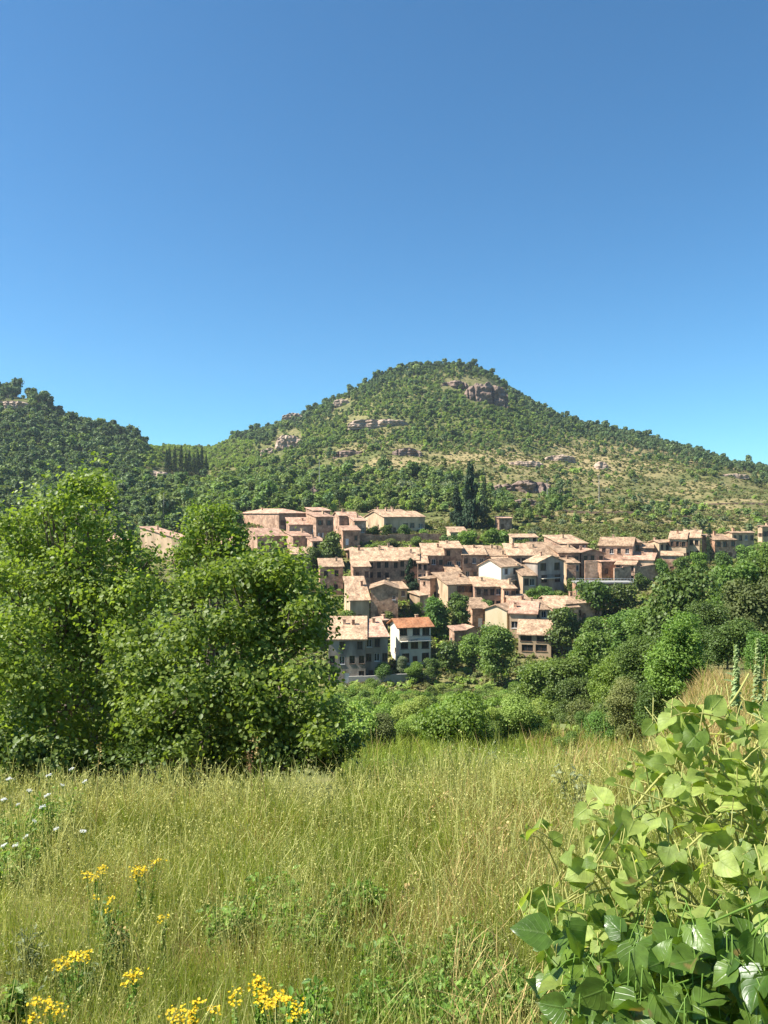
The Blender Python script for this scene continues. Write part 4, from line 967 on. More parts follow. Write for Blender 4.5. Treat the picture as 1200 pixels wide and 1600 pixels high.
# ------------------------------------------------------------------ the big near trees on the left
def near_tree(name, label, base, lobes_px, Y0, dY, per, size, mat, thick=.16, th=2.6):
    bx, bY = base; X = (bx - 600) / F * bY; z = gz(X, bY); b = np.array((X, bY, z))
    root = empty(name, tuple(b)); tag(root, label, 'tree')
    lobes = []; parts = []; hub = b + np.array((0, 0, th * .73))
    for (px, py, r) in lobes_px:
        for q in range(2):
            Y = Y0 + random.uniform(-dY, dY) - (2.2 * min(1, max(0, (py - 880) / 260)) if Y0 > 15 else 0); c = np.array(P(px + random.uniform(-8, 8), py + random.uniform(-8, 8), Y)); rr = r / F * Y * random.uniform(.5, .92)
            lobes.append((c - b, (rr, rr, rr * .85)))
        m = hub + (c - hub) * .45 + np.array((random.uniform(-.3, .3), random.uniform(-.3, .3), .25))
        s = b + np.array((0, 0, random.uniform(.2, .9) * th))
        parts.append(tube(np.array([s, (s + m) / 2, m, (m + c) / 2 + np.array((0, 0, .1)), c]) - b, [thick * .5, thick * .4, thick * .3, thick * .18, .012], 6))
        for t in range(5):
            e = c + unit(rng.normal(size=3)) * rr * .95; s2 = m + (c - m) * random.uniform(.3, 1)
            parts.append(tube(np.array([s2, (s2 + e) / 2 + rng.normal(size=3) * .06, e]) - b, [.022, .014, .005], 4))
    parts.append(tube(np.array([(0, 0, -1), (.05, 0, .23 * th), (-.05, .05, .6 * th), (0.0, 0, th)]), [thick * 1.3, thick, thick * .85, thick * .5], 9))
    V, Fc = merge(parts); link('trunk', np_mesh('trunk', V, Fc, [M['bark']], smooth=True), root)
    n = int(per * len(lobes))
    # leaves sit in sprays: every spray has a few leaves along a short twig
    C, N, t = crown_points(lobes, n // 6, .45, .3, .22)
    out = rng.random(n // 6) < .12; C = C + (out * rng.uniform(.1, .5, n // 6))[:, None] * unit(N + [0, 0, .3]); C = np.repeat(C, 6, 0) + rng.normal(size=(n // 6 * 6, 3)) * np.array((.10, .10, .08)); N = np.repeat(N, 6, 0) + rng.normal(size=(n // 6 * 6, 3)) * .35
    t = np.repeat(t, 6) * .6 + rng.random(n // 6 * 6) * .4
    V, Fc = leaves(C, N, size * rng.uniform(.6, 1.2, len(C)))
    link('crown', np_mesh('crown', V, Fc, [mat], tint=np.repeat(t, len(KITE_V))), root)
    return root
A = [(150,752,26),(128,772,32),(165,782,28),(100,790,34),(62,800,38),(20,822,40),(145,820,44),(88,838,46),(40,870,56),(120,880,56),(185,860,40),(0,910,60),(80,930,66),(160,940,62),(215,930,46),(228,880,28),
     (30,990,70),(120,1010,72),(200,1000,60),(0,1060,70),(80,1080,66),(170,1080,66),(30,1140,60),(120,1150,56),(190,1150,50),(240,1060,50),(60,1120,50),(10,1180,46),(150,1190,44),(230,1120,50),(90,1190,40)]
B = [(430,874,28),(400,895,36),(452,898,34),(484,912,24),(372,905,40),(430,935,46),(476,950,40),(330,920,44),(290,935,44),(508,945,18),(350,980,56),(420,1000,58),(482,1000,46),(280,1000,54),(505,1060,34),(455,1070,56),(380,1075,60),(300,1085,58),
     (512,1120,26),(480,1130,46),(410,1140,50),(330,1150,52),(262,1140,44),(345,1190,34),(290,1180,34),(400,1100,50),(250,1100,46),(440,1170,44),(500,1160,32),(380,1180,40)]
Cc = [(330,800,24),(308,808,20),(352,806,18),(300,836,26),(340,832,26),(368,838,16),(284,866,28),(325,868,32),(362,872,26),(300,900,30)]
near_tree('leafy_tree', 'big leafy green tree at the left edge with the highest crown', (105, 17.5), A, 17.0, 1.5, 600, .094, L_near, .12)
near_tree('leafy_tree', 'broad leafy green tree hanging over the village, right of the tallest left one', (400, 16.0), B, 16.2, 1.3, 580, .092, L_near, .11)
near_tree('leafy_tree', 'thin bright tree top rising between the two big left trees', (318, 20.0), Cc, 20, .8, 230, .10, L_near, .1)
U1 = [(20,1175,30),(60,1185,28),(100,1190,26),(140,1196,24),(-15,1170,34),(30,1205,26),(80,1210,24)]
U2 = [(170,1192,24),(210,1186,26),(250,1190,24),(290,1196,22),(330,1190,22),(370,1196,20),(420,1188,22),(470,1186,22),(520,1180,22),(545,1170,20)]
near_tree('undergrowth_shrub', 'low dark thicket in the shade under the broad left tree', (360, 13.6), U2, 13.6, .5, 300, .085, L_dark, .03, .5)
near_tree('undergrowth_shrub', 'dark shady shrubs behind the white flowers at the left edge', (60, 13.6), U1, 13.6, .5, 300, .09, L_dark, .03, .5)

# ------------------------------------------------------------------ the field
L_grass = leaf_mat('green_grass', (0.125, 0.191, 0.025), (0.380, 0.427, 0.071), .4, .5, .25, .05, (1.3, 1.3, .6))
L_straw = leaf_mat('straw', (0.307, 0.222, 0.075), (0.617, 0.470, 0.198), .3, .6, .2, .05, (1.1, 1.0, .7))
L_seed = leaf_mat('seed_heads', (0.235, 0.261, 0.061), (0.613, 0.592, 0.209), .35, .6, .2, .05, (1.1, 1.05, .7))
L_weed = leaf_mat('weed_leaves', (0.090, 0.186, 0.028), (0.227, 0.355, 0.062), .35, .5, .3, .15)
L_yellow = leaf_mat('yellow_petals', (.62,.40,.015), (.80,.60,.03), .3, .6, .2, .05, (1, 1, .6))
L_white = leaf_mat('white_petals', (.62,.64,.58), (.82,.82,.78), .3, .6, .2, .05, (1, 1, 1))
L_rust = leaf_mat('rusty_seeds', (.16,.08,.04), (.36,.22,.11), .2, .7, .1, .1, (1, .9, .7))

def ribbons(Pb, h, lean, wid, ts, prof, face):
    """curved ribbons; lean: (n,2) sideways travel at the tip relative to the height"""
    n = len(Pb); k = len(ts)
    t = np.asarray(ts)[None, :, None]; pr = np.asarray(prof)[None, :, None]
    up = np.zeros((n, 1, 3)); up[:, 0, 2] = h
    L3 = np.concatenate([lean, -0.28 * np.sum(lean ** 2, 1, keepdims=True)], 1)[:, None, :] * h[:, None, None]
    c = Pb[:, None, :] + up * t + L3 * t ** 2
    sd = np.stack([np.cos(face), np.sin(face), np.zeros(n)], 1)[:, None, :] * (wid[:, None, None] * pr * .5)
    V = np.stack([c - sd, c + sd], 2).reshape(-1, 3)
    b = (np.arange(n) * 2 * k)[:, None]; j = (np.arange(k - 1) * 2)[None]
    q = b + j
    Fc = np.stack([q, q + 1, q + 3, q + 2], -1).reshape(-1, 4)
    return V, Fc

def field_points(n, y0, y1, p=1.0):
    Y = (rng.random(n) * (y1 ** (1 + p) - y0 ** (1 + p)) + y0 ** (1 + p)) ** (1 / (1 + p))
    X = rng.uniform(-.62, .58, n) * Y + rng.uniform(-.9, .9, n)
    return X, Y

def build_grass():
    segs = [(42000, 1.2, 4.5, .6), (92000, 4.0, 10.5, .6), (52000, 9.5, 24, .5), (64000, 20, 62, .5), (60000, 58, 152, .6), (34000, 8.5, 24, .5)]
    Vs, Ts = [], []; Vd, Td = [], []
    for n, a, b, p in segs:
        X, Y = field_points(n, a, b, p); reeds = n == 34000
        if reeds: kk = (fbm(X / 1.2, Y / 1.2, 241) > .47) & (X / Y > -.05); X, Y = X[kk], Y[kk]
        keep = ~((Y > 12.5) & (X / Y < -.06)) & ~((Y > 24) & (X / Y > .34)) & ~((Y > 100) & (X / Y > .24)); X, Y = X[keep], Y[keep]
        Z = ground(X, Y); n = len(X)
        dry = fbm(X / 1.3 + 5, Y / 1.3, 201); fine = fbm(X / .35, Y / .35, 203)
        px = 600 + F * X / Y
        drypatch = np.clip((dry - .48) * 5, 0, 1)
        drypatch = np.maximum(drypatch, np.clip((3.6 - Y) / 2, 0, 1) * .4)
        drypatch = np.maximum(drypatch, np.clip((px - 830) / 80, 0, 1) * (Y > 11) * .8)
        drypatch = np.maximum(drypatch, np.exp(-((X / Y + .42) / .09) ** 2 - ((Y - 3.7) / 1.1) ** 2) * 1.6); drypatch = np.maximum(drypatch, np.exp(-((X / Y - .02) / .07) ** 2 - ((Y - 2.6) / .5) ** 2) * 1.1)
        drypatch = drypatch * (1 - .8 * np.exp(-((X / Y + .46) / .08) ** 2 - ((Y - 7) / 2.2) ** 2))
        isdry = rng.random(n) < (.05 + .48 * drypatch ** 1.3) * np.where((Y > 14) & (px < 830), .35, 1)
        clump = (.35 + 1.3 * fine) * (.4 + 1.2 * fbm(X / .8, Y / .8, 205))
        h = rng.uniform(.14, .46, n) * clump * np.where(Y > 11, 1.15, 1) * np.clip((Y - 14) / 10, 1, 2.1) * (1.9 if reeds else 1) * np.where((px < 140) & (Y > 6.5), .6, 1) * np.where((px > 140) & (Y > 7) & (Y < 12), .55 + 1.1 * fbm(X / .7, Y / .7, 243), 1) * np.where((Y > 7) & (Y < 11), 1.1, 1) * np.where(Y < 3.2, .8, 1)
        wind = np.stack([.06 + .5 * (fbm(X / .8, Y / .8, 207) - .5) * 2, .6 * (fbm(X / .8, Y / .8, 209) - .5)], 1)
        lean = wind * .3 + rng.normal(size=(n, 2)) * .34 * rng.choice([.4, 1, 2.0], n)[:, None]
        wid = rng.uniform(.0028, .006, n) * np.clip(Y / 6, .75, 11)
        V, Fc = ribbons(np.stack([X, Y, Z - .02], 1), h, lean, wid, (0, .3, .6, .85, 1), (1, .95, .75, .45, .05), rng.random(n) * 6.283)
        V = V.reshape(n, -1, 3)
        green_t = np.clip(.15 + .55 * rng.random(n) + .5 * (dry - .4), 0, 1)
        Vs.append(V[~isdry]); Ts.append(green_t[~isdry]); Vd.append(V[isdry]); Td.append(rng.random(isdry.sum()) * .8)
    def make(name, Vl, Tl, mat, label):
        V = np.concatenate(Vl); t = np.concatenate(Tl); n, k2, _ = V.shape; k = k2 // 2
        b = (np.arange(n) * k2)[:, None]; j = (np.arange(k - 1) * 2)[None]; q = b + j
        Fc = np.stack([q, q + 1, q + 3, q + 2], -1).reshape(-1, 4)
        o = link(name, np_mesh(name, V.reshape(-1, 3), Fc, [mat], tint=np.repeat(t, k2))); tag(o, label, None, None, 'stuff')
    make('grass', Vs, Ts, L_grass, 'long green meadow grass of the foreground field')
    # flowering stems: thin stalk, spindle shaped seed head
    X1, Y1 = field_points(9000, 1.6, 4.5, .6); X2, Y2 = field_points(24000, 4, 11.5, .8); X3, Y3 = field_points(5000, 11, 22, .6)
    X = np.concatenate([X1, X2, X3]); Y = np.concatenate([Y1, Y2, Y3]); kp = (~((Y > 12.5) & (X / Y < -.06))) & (fbm(X / .9, Y / .9, 215) > .36); X, Y = X[kp], Y[kp]
    n = len(X); Z = ground(X, Y)
    h = rng.uniform(.40, .90, n) * (.6 + .8 * fbm(X / .9, Y / .9, 217)) * np.where(Y < 3.2, .78, 1) * np.where(rng.random(n) < .03, 1.25, 1)
    lean = np.stack([rng.normal(-.02, .24, n), rng.normal(0, .22, n)], 1) * rng.choice([.4, 1, 1.6], n)[:, None]
    wid = rng.uniform(.0034, .006, n) * np.clip(Y / 6, .8, 2)
    V, Fc = ribbons(np.stack([X, Y, Z - .02], 1), h, lean, wid, (0, .4, .74, .82, .90, 1), (.30, .26, .22, .9, .75, .05), rng.random(n) * 6.283)
    V = V.reshape(n, -1, 3)
    stems = (V, .25 + .75 * rng.random(n))
    # loose panicles: small spikelets round the upper part of every second stem
    pk = np.where(rng.random(n) < .42)[0]; m_ = 7
    q = rng.uniform(.55, 1.02, (len(pk), m_, 1)); L3 = np.concatenate([lean, -.28 * np.sum(lean ** 2, 1, keepdims=True)], 1)[pk][:, None, :] * h[pk][:, None, None]
    up = np.zeros((len(pk), 1, 3)); up[:, 0, 2] = h[pk]
    C = np.stack([X, Y, Z - .02], 1)[pk][:, None, :] + up * q + L3 * q ** 2 + rng.normal(size=(len(pk), m_, 3)) * .022
    C = C.reshape(-1, 3); Pv, Pf = leaves(C, rng.normal(size=C.shape), rng.uniform(.010, .022, len(C)) * np.repeat(np.clip(Y[pk] / 6, .8, 1.8), m_), QUAD_V * [.55, 1, 1], QUAD_F)
    o = link('grass_panicles', np_mesh('grass_panicles', Pv, Pf, [L_seed], tint=np.repeat(.3 + .7 * rng.random(len(C)), 4))); tag(o, 'loose pale grass panicles over the field', None, None, 'stuff')
    make('dry_grass', Vd, Td, L_straw, 'dry straw coloured grass blades of the foreground field')
    make('seeding_grass', [stems[0]], [stems[1]], L_seed, 'pale seed heads of grass standing over the field')
build_grass()

def at_height(px, py, hgt, y0=1.3, y1=30):
    """the spot on the ground over which a point at height hgt is seen at (px, py)"""
    Ys = np.linspace(y0, y1, 900); X = (px - 600) / F * Ys; g = ground(X, Ys) + hgt - (800 - py) / F * Ys
    i = np.where(g >= 0)[0]
    Y = float(Ys[i[0]]) if len(i) else y1
    return (px - 600) / F * Y, Y

PETAL_V = np.array([(0, 0, 0), (.3, .5, .08), (0, 1, .12), (-.3, .5, .08)], float)
def flower_heads(C, N, r, petals):
    """small daisies / st john's worts: a ring of petals round every centre"""
    n = len(C); Cp = np.repeat(C, petals, 0); Nn = unit(np.repeat(N, petals, 0))
    a = np.tile(np.arange(petals) / petals * 6.283, n) + np.repeat(rng.random(n) * 6, petals)
    ref = np.where(np.abs(Nn[:, 2:3]) > .9, [[1., 0, 0]], [[0, 0, 1.]]); e1 = unit(np.cross(Nn, ref)); e2 = np.cross(Nn, e1)
    hd = e1 * np.cos(a)[:, None] + e2 * np.sin(a)[:, None]
    return leaves(Cp, Nn, np.repeat(r, petals), PETAL_V, QUAD_F, heading=hd)

def yellow_plant(label, px, py, wpx, hgt, nfl):
    X, Y = at_height(px, py, hgt); z = gz(X, Y); w = wpx / F * Y
    root = empty('yellow_flower_plant', (X, Y, z), 0); tag(root, label, 'flower', 'yellow flowering plants in the grass')
    k = max(4, nfl // 8); nfl = int(nfl * 2.4); tips = np.stack([rng.uniform(-.42, .42, k) * w, rng.uniform(-.42, .42, k) * w, hgt + rng.uniform(-.06, .05, k)], 1)
    parts = []
    for t in tips:
        parts.append(tube(np.array([(t[0] * .2, t[1] * .2, -.05), (t[0] * .5, t[1] * .5, hgt * .5), t]), [.005, .004, .003], 5))
    V, Fc = merge(parts); nst = len(Fc)
    nl = 26 * k; b = tips[rng.integers(0, k, nl)]; q = rng.random(nl) ** .7; C = np.stack([b[:, 0] * (.2 + .7 * q), b[:, 1] * (.2 + .7 * q), b[:, 2] * q * .93], 1)
    V2, F2 = leaves(C, rng.normal(size=(nl, 3)) * .6 + [0, 0, .8], rng.uniform(.02, .045, nl) * (1.2 - .6 * q)); 
    t0 = np.full(len(V), .3); t1 = np.repeat(rng.random(nl), len(KITE_V))
    link('stem', np_mesh('stem', V, Fc, [L_weed], tint=t0), root)
    link('foliage', np_mesh('foliage', V2, F2, [L_weed], tint=t1), root)
    c = tips[rng.integers(0, k, nfl)] + rng.normal(size=(nfl, 3)) * np.array((.022, .022, .012))
    V3, F3 = flower_heads(c, rng.normal(size=(nfl, 3)) * .35 + [0, -.15, 1], rng.uniform(.008, .0135, nfl), 6)
    link('blossom', np_mesh('blossom', V3, F3, [L_yellow], tint=np.repeat(rng.random(nfl * 6), 4)), root)
YF = [('yellow flower cluster, the upper left one of the pair in mid field', 150, 1364, 42, .60, 46), ('yellow flower cluster, the upper right one of the pair in mid field', 228, 1354, 44, .60, 50),
      ('fading yellow flower sprig just below the upper pair', 158, 1412, 36, .52, 16), ('single small yellow sprig right of the tall green weed', 256, 1436, 14, .5, 8),
      ('broad yellow flower cluster over dark stems, low on the left', 122, 1494, 76, .55, 60), ('small yellow flower cluster right of the broad low left one', 210, 1528, 28, .5, 26),
      ('yellow flowers near the bottom left corner', 75, 1578, 60, .5, 50), ('yellow flowers at the bottom edge left of the tallest bottom cluster', 320, 1580, 44, .5, 36),
      ('upper small sprig of the bottom yellow flowers', 366, 1552, 18, .5, 14), ('tallest and fullest yellow cluster at the bottom edge', 424, 1562, 74, .52, 80),
      ('topmost orange yellow sprig of the bottom cluster', 404, 1534, 22, .52, 22), ('last yellow sprig on the right of the bottom cluster', 462, 1588, 22, .48, 22), ('yellow flowers just cut by the bottom edge', 268, 1596, 40, .48, 26)]
for a in YF: yellow_plant(*a)

def wild_carrot(px, py, hgt, wpx, label):
    X, Y = at_height(px, py, hgt, 2, 13); z = gz(X, Y); w = wpx / F * Y
    root = empty('white_umbel_flower', (X, Y, z)); tag(root, label, 'flower', 'white umbel flowers at the left edge of the field')
    V, Fc = tube(np.array([(0, 0, -.05), (.02, .01, hgt * .5), (0, 0, hgt - .04)]), [.005, .004, .003], 5); pr = [(V, Fc)]
    for i in range(9):
        a = i * .7; pr.append(tube(np.array([(0, 0, hgt - .04), (math.cos(a) * w * .4, math.sin(a) * w * .4, hgt)]), [.002, .0015], 3))
    V, Fc = merge(pr); link('stem', np_mesh('stem', V, Fc, [L_weed], tint=np.full(len(V), .5)), root)
    n = 60; a = rng.random(n) * 6.283; r = np.sqrt(rng.random(n)) * w * .5
    C = np.stack([np.cos(a) * r, np.sin(a) * r, hgt + .01 - r * .15 + rng.normal(size=n) * .006 + np.cos(a) * r * rng.uniform(-.5, .5)], 1)
    V, Fc = flower_heads(C, rng.normal(size=(n, 3)) * .25 + [0, -.1, 1], np.full(n, w * .1), 5)
    link('blossom', np_mesh('blossom', V, Fc, [L_white], tint=np.repeat(rng.random(n * 5), 4)), root)
for i, (px, py) in enumerate([(22, 1166), (76, 1212), (46, 1236), (98, 1228), (112, 1202), (14, 1218), (54, 1284), (6, 1322), (86, 1190), (66, 1262), (28, 1258), (132, 1222), (24, 1322), (88, 1296), (130, 1300), (40, 1308), (74, 1243), (6, 1250)]):
    wild_carrot(px, py, random.uniform(.7, .95) if py < 1270 else .6, random.uniform(6, 10), 'small white umbel flower at the shady left edge of the field')

def weed(px, py, wpx, hgt, label, mat=None, lsz=.05, name='leafy_weed', group='leafy green weeds in the foreground grass', n=150):
    X, Y = at_height(px, py, hgt * .6); z = gz(X, Y); w = wpx / F * Y
    root = empty(name, (X, Y, z)); tag(root, label, 'weed', group)
    pr = []; C = []; 
    ns_ = max(5, n // 14)
    for i in range(ns_):
        a = random.uniform(0, 6.28); r = math.sqrt(random.random()) * w * .5; tip = np.array((math.cos(a) * r, math.sin(a) * r, hgt * random.uniform(.55, 1.05)))
        path = np.array([(tip[0] * .15, tip[1] * .15, -.04), (tip[0] * .55, tip[1] * .55, tip[2] * .6), tip]); pr.append(tube(path, [.005, .004, .002], 4))
        q = rng.random(n // ns_) ** .6; C.append(path[0] + (path[2] - path[0]) * q[:, None] + rng.normal(size=(len(q), 3)) * .03)
    C = np.concatenate(C); V, Fc = merge(pr); mt = mat or L_weed
    link('stem', np_mesh('stem', V, Fc, [mt], tint=np.full(len(V), .4)), root)
    V, Fc = leaves(C, rng.normal(size=(len(C), 3)) * .6 + [-.2, -.1, .7], lsz * rng.uniform(.6, 1.5, len(C)), KITE_V * [.62, 1, 1])
    link('foliage', np_mesh('foliage', V, Fc, [mt], tint=np.repeat(rng.random(len(C)), len(KITE_V))), root)
WL = 'low leafy green weed among the foreground grass'
for px, py, w, h, ls in [(360, 1440, 70, .35, .06), (430, 1410, 70, .38, .06), (455, 1450, 70, .36, .055), (500, 1470, 60, .3, .05), (540, 1420, 60, .35, .05), (570, 1410, 50, .35, .05), (600, 1500, 70, .3, .05), (650, 1560, 90, .3, .05), (590, 1580, 80, .28, .045),
                         (700, 1500, 60, .3, .045), (740, 1480, 70, .35, .045), (770, 1540, 80, .3, .05), (820, 1560, 60, .35, .06), (700, 1590, 80, .28, .05), (480, 1590, 60, .28, .05), (760, 1590, 80, .3, .055), (20, 1350, 60, .4, .06), (35, 1300, 60, .45, .06), (90, 1270, 60, .45, .06), (15, 1590, 40, .3, .06)]:
    weed(px, py, w * 1.35, h + .08, WL, None, ls, n=700)
weed(180, 1470, 54, .60, 'tall dense dark green weed between the yellow flower clusters', L_mid, .04, 'tall_weed', None, 420)
weed(40, 1480, 60, .5, 'dull grey green bushy weed at the lower left edge', L_grey, .04, 'bushy_weed', None, 260)
weed(655, 1215, 70, .55, 'pale grey green herb with whitish tips at the crest of the field', L_grey, .045, 'pale_herb', None, 260)
weed(120, 1540, 90, .42, 'dark stemmed bushy weed under the broad low yellow cluster', L_dark, .045, 'bushy_weed', None, 300)
for px, py, w in [(560, 1180, 60), (620, 1170, 60), (690, 1165, 70), (740, 1200, 70), (800, 1190, 70), (850, 1210, 70), (900, 1230, 70), (960, 1200, 70), (880, 1180, 60)]:
    weed(px, py, w, .7, 'leafy grey green herb on the crest of the field', L_olive if px % 20 else L_grey, .06, 'crest_herb', 'leafy herbs on the crest of the field', 200)

for px, py, w, hh, mt in [(575, 1160, 50, .9, L_mid), (640, 1150, 60, 1.0, L_olive), (705, 1150, 40, 1.25, L_dark), (728, 1158, 36, 1.2, L_dark), (790, 1150, 70, 1.0, L_hlight), (830, 1165, 60, 1.1, L_mid), (905, 1150, 60, 1.1, L_grey), (945, 1145, 60, 1.2, L_hlight), (985, 1130, 60, 1.2, L_mid), (1010, 1160, 60, 1.0, L_olive), (760, 1185, 50, .9, L_grey), (600, 1190, 50, .8, L_hlight), (540, 1172, 40, .9, L_hlight), (875, 1205, 50, .9, L_mid)]:
    weed(px, py, w, hh, 'taller leafy herb breaking the far edge of the field', mt, .06, 'crest_herb', 'taller herbs at the far edge of the field', 300)

def dry_stalk(label, px, py, hgt, mat, heads, lean=0.05, r=.006):
    X, Y = at_height(px, py, hgt); z = gz(X, Y); root = empty('dry_stalk', (X, Y, z)); tag(root, label, 'dry stalk')
    path = np.array([(0, 0, -.05), (lean * .3, 0, hgt * .4), (lean * .7, .01, hgt * .75), (lean * 1.4, .02, hgt)]); V, Fc = tube(path, [r, r * .8, r * .6, r * .3], 5)
    link('stem', np_mesh('stem', V, Fc, [L_straw], tint=np.full(len(V), .5)), root)
    n = heads; q = rng.random(n); C = path[2] + (path[3] - path[2]) * q[:, None] + rng.normal(size=(n, 3)) * .022
    V, Fc = leaves(C, rng.normal(size=(n, 3)), rng.uniform(.015, .035, n)); link('seed_head', np_mesh('seed_head', V, Fc, [mat], tint=np.repeat(rng.random(n), len(KITE_V))), root)
for a in [('tall rusty brown seed stalk left of a pair at the field crest', 702, 1140, 1.05, L_rust, 90), ('tall rusty brown seed stalk right of a pair at the field crest', 738, 1144, 1.0, L_rust, 90), ('lone straight straw stalk left of the vine hedge', 783, 1290, .95, L_straw, 20, .02),
          ('bent straw stalk leaning over at mid crest', 640, 1236, .85, L_straw, 40, .3), ('pale curved stalk below the broad left tree', 420, 1150, 1.2, L_straw, 30, -.15), ('forked dry stalk at the left below the trees', 150, 1160, 1.25, L_straw, 20, .03),
          ('reddish dry seed stalk under the broad left tree', 396, 1176, .95, L_rust, 60, -.05), ('dry stalk in the middle of the field with a drooping head', 610, 1370, .7, L_straw, 26, .14), ('pale stalk leaning left in the lower field', 240, 1450, .6, L_straw, 20, -.2)]:
    dry_stalk(*a)

def straw_stand():
    n = 1000; u = rng.normal(.145, .055, n); Y = rng.uniform(3.0, 8.5, n); X = u * Y; k = fbm(X / .5, Y / .5, 251) > .42; X, Y = X[k], Y[k]; n = len(X); Z = ground(X, Y)
    V, Fc = ribbons(np.stack([X, Y, Z - .02], 1), rng.uniform(.35, .85, n), rng.normal(size=(n, 2)) * np.array((.32, .25)), rng.uniform(.005, .009, n), (0, .4, .74, .82, .90, 1), (.6, .5, .4, 1, .8, .05), rng.random(n) * 6.283)
    o = link('straw', np_mesh('straw', V, Fc, [L_straw], tint=np.repeat(.35 + .65 * rng.random(n), 12))); tag(o, 'bleached tangled straw stalks between the field and the vine', None, None, 'stuff')
straw_stand()

L_spike = leaf_mat('pale_spike', (0.169, 0.221, 0.090), (0.364, 0.442, 0.204), .3, .6, .15, .1)
def mullein(label, px, pt, pb, Y):
    b = P(px, pb, Y); hgt = (pb - pt) / F * Y; g = gz(b.x, Y); base = Vector((b.x, Y, g)); hb = b.z - g; H = hb + hgt
    root = empty('flower_spike', base); tag(root, label, 'tall plant')
    V, Fc = tube(np.array([(0, 0, -.1), (.02, 0, hb), (.015, 0, hb + hgt * .5), (-.02, 0, H)]), [.011, .010, .012, .003], 7)
    link('stalk', np_mesh('stalk', V, Fc, [L_hlight], tint=np.full(len(V), .6), smooth=True), root)
    n = 330; q = rng.random(n) ** .9; a = rng.random(n) * 6.283; rr = .013 * (1.05 - q); C = np.stack([np.cos(a) * rr, np.sin(a) * rr, hb + hgt * q], 1)
    V, Fc = leaves(C, np.stack([np.cos(a) * .5, np.sin(a) * .5, np.full(n, .9)], 1), .030 * (1.2 - .6 * q) * rng.uniform(.5, 1.5, n), heading=np.stack([np.cos(a), np.sin(a), np.full(n, .5)], 1))
    link('buds', np_mesh('buds', V, Fc, [L_spike], tint=np.repeat(.1 + .7 * rng.random(n), len(KITE_V))), root)
    n = 12; a = rng.random(n) * 6.283; q = rng.random(n) ** .8; C = np.stack([np.cos(a) * .02, np.sin(a) * .02, (hb + hgt * .55) * q], 1)
    V, Fc = leaves(C, np.stack([-np.cos(a) * .2, -np.sin(a) * .2, np.full(n, .9)], 1), .08 + .10 * (1 - q), heading=np.stack([np.cos(a), np.sin(a), np.full(n, -.35)], 1))
    link('foliage', np_mesh('foliage', V, Fc, [L_spike], tint=np.repeat(rng.random(n), len(KITE_V))), root)
mullein('tall pale green flower spike, the left one of those before the dry bank', 1150, 1006, 1104, 6.2)
mullein('tall pale green flower spike, the taller right one before the dry bank', 1184, 996, 1100, 6.0)
mullein('tall pale green flower spike at the very right edge', 1204, 1050, 1110, 5.6)

# dry grass on the bank at the right
def dry_bank():
    n = 30000; Y = rng.uniform(11, 34, n); u = rng.uniform(.2, .56, n); X = u * Y; Z = ground(X, Y); px, py = topx(X, Y, Z)
    w = np.exp(-((px - 1110) / 60) ** 2) * np.clip((py - 1020) / 30, 0, 1) + np.exp(-((px - 930) / 36) ** 2) * np.clip((Y - 12) / 4, 0, 1) * .8
    k = rng.random(n) < w * (.35 + .9 * (fbm(X / 1.5, Y / 1.5, 231))); X, Y, Z = X[k], Y[k], Z[k]; n = len(X)
    h = rng.uniform(.3, .8, n); V, Fc = ribbons(np.stack([X, Y, Z - .02], 1), h, rng.normal(size=(n, 2)) * .35, rng.uniform(.01, .022, n), (0, .3, .6, .85, 1), (1, .9, .7, .6, .05), rng.random(n) * 6.283)
    o = link('bank_grass', np_mesh('bank_grass', V, Fc, [L_straw], tint=np.repeat(rng.random(n) * .8, 10))); tag(o, 'dry pinkish straw on the bank at the right', None, None, 'stuff')
dry_bank()

# ------------------------------------------------------------------ the vine and the ivy at the right
def heart(fold, curl, wave, lobe=.0):
    ts = np.array([0, .08, .2, .36, .54, .72, .87, 1.0]); ws = np.array([.22, .40, .51, .52, .44, .29, .13, .0]) if lobe == 0 else np.array([.22, .44, .56, .50, .42, .27, .12, 0])
    ss = np.array([-1, -.5, 0, .5, 1.0]); V = []; UV = []
    for t, w in zip(ts, ws):
        for s in ss:
            y = t - .20 * abs(s) ** 1.4 * (1 - t) ** 2
            if lobe: y += .10 * abs(s) * math.exp(-((t - .2) / .12) ** 2)
            V.append((s * w, y, fold * abs(s) * w - curl * (t - .3) ** 2 + wave * math.sin(t * 9 + s * 2.5) * abs(s) * .05)); UV.append((s * .5 + .5, t))
    Fq = [(i * 5 + j, i * 5 + j + 1, (i + 1) * 5 + j + 1, (i + 1) * 5 + j) for i in range(7) for j in range(4)]
    return np.array(V), np.array(Fq), np.array(UV)

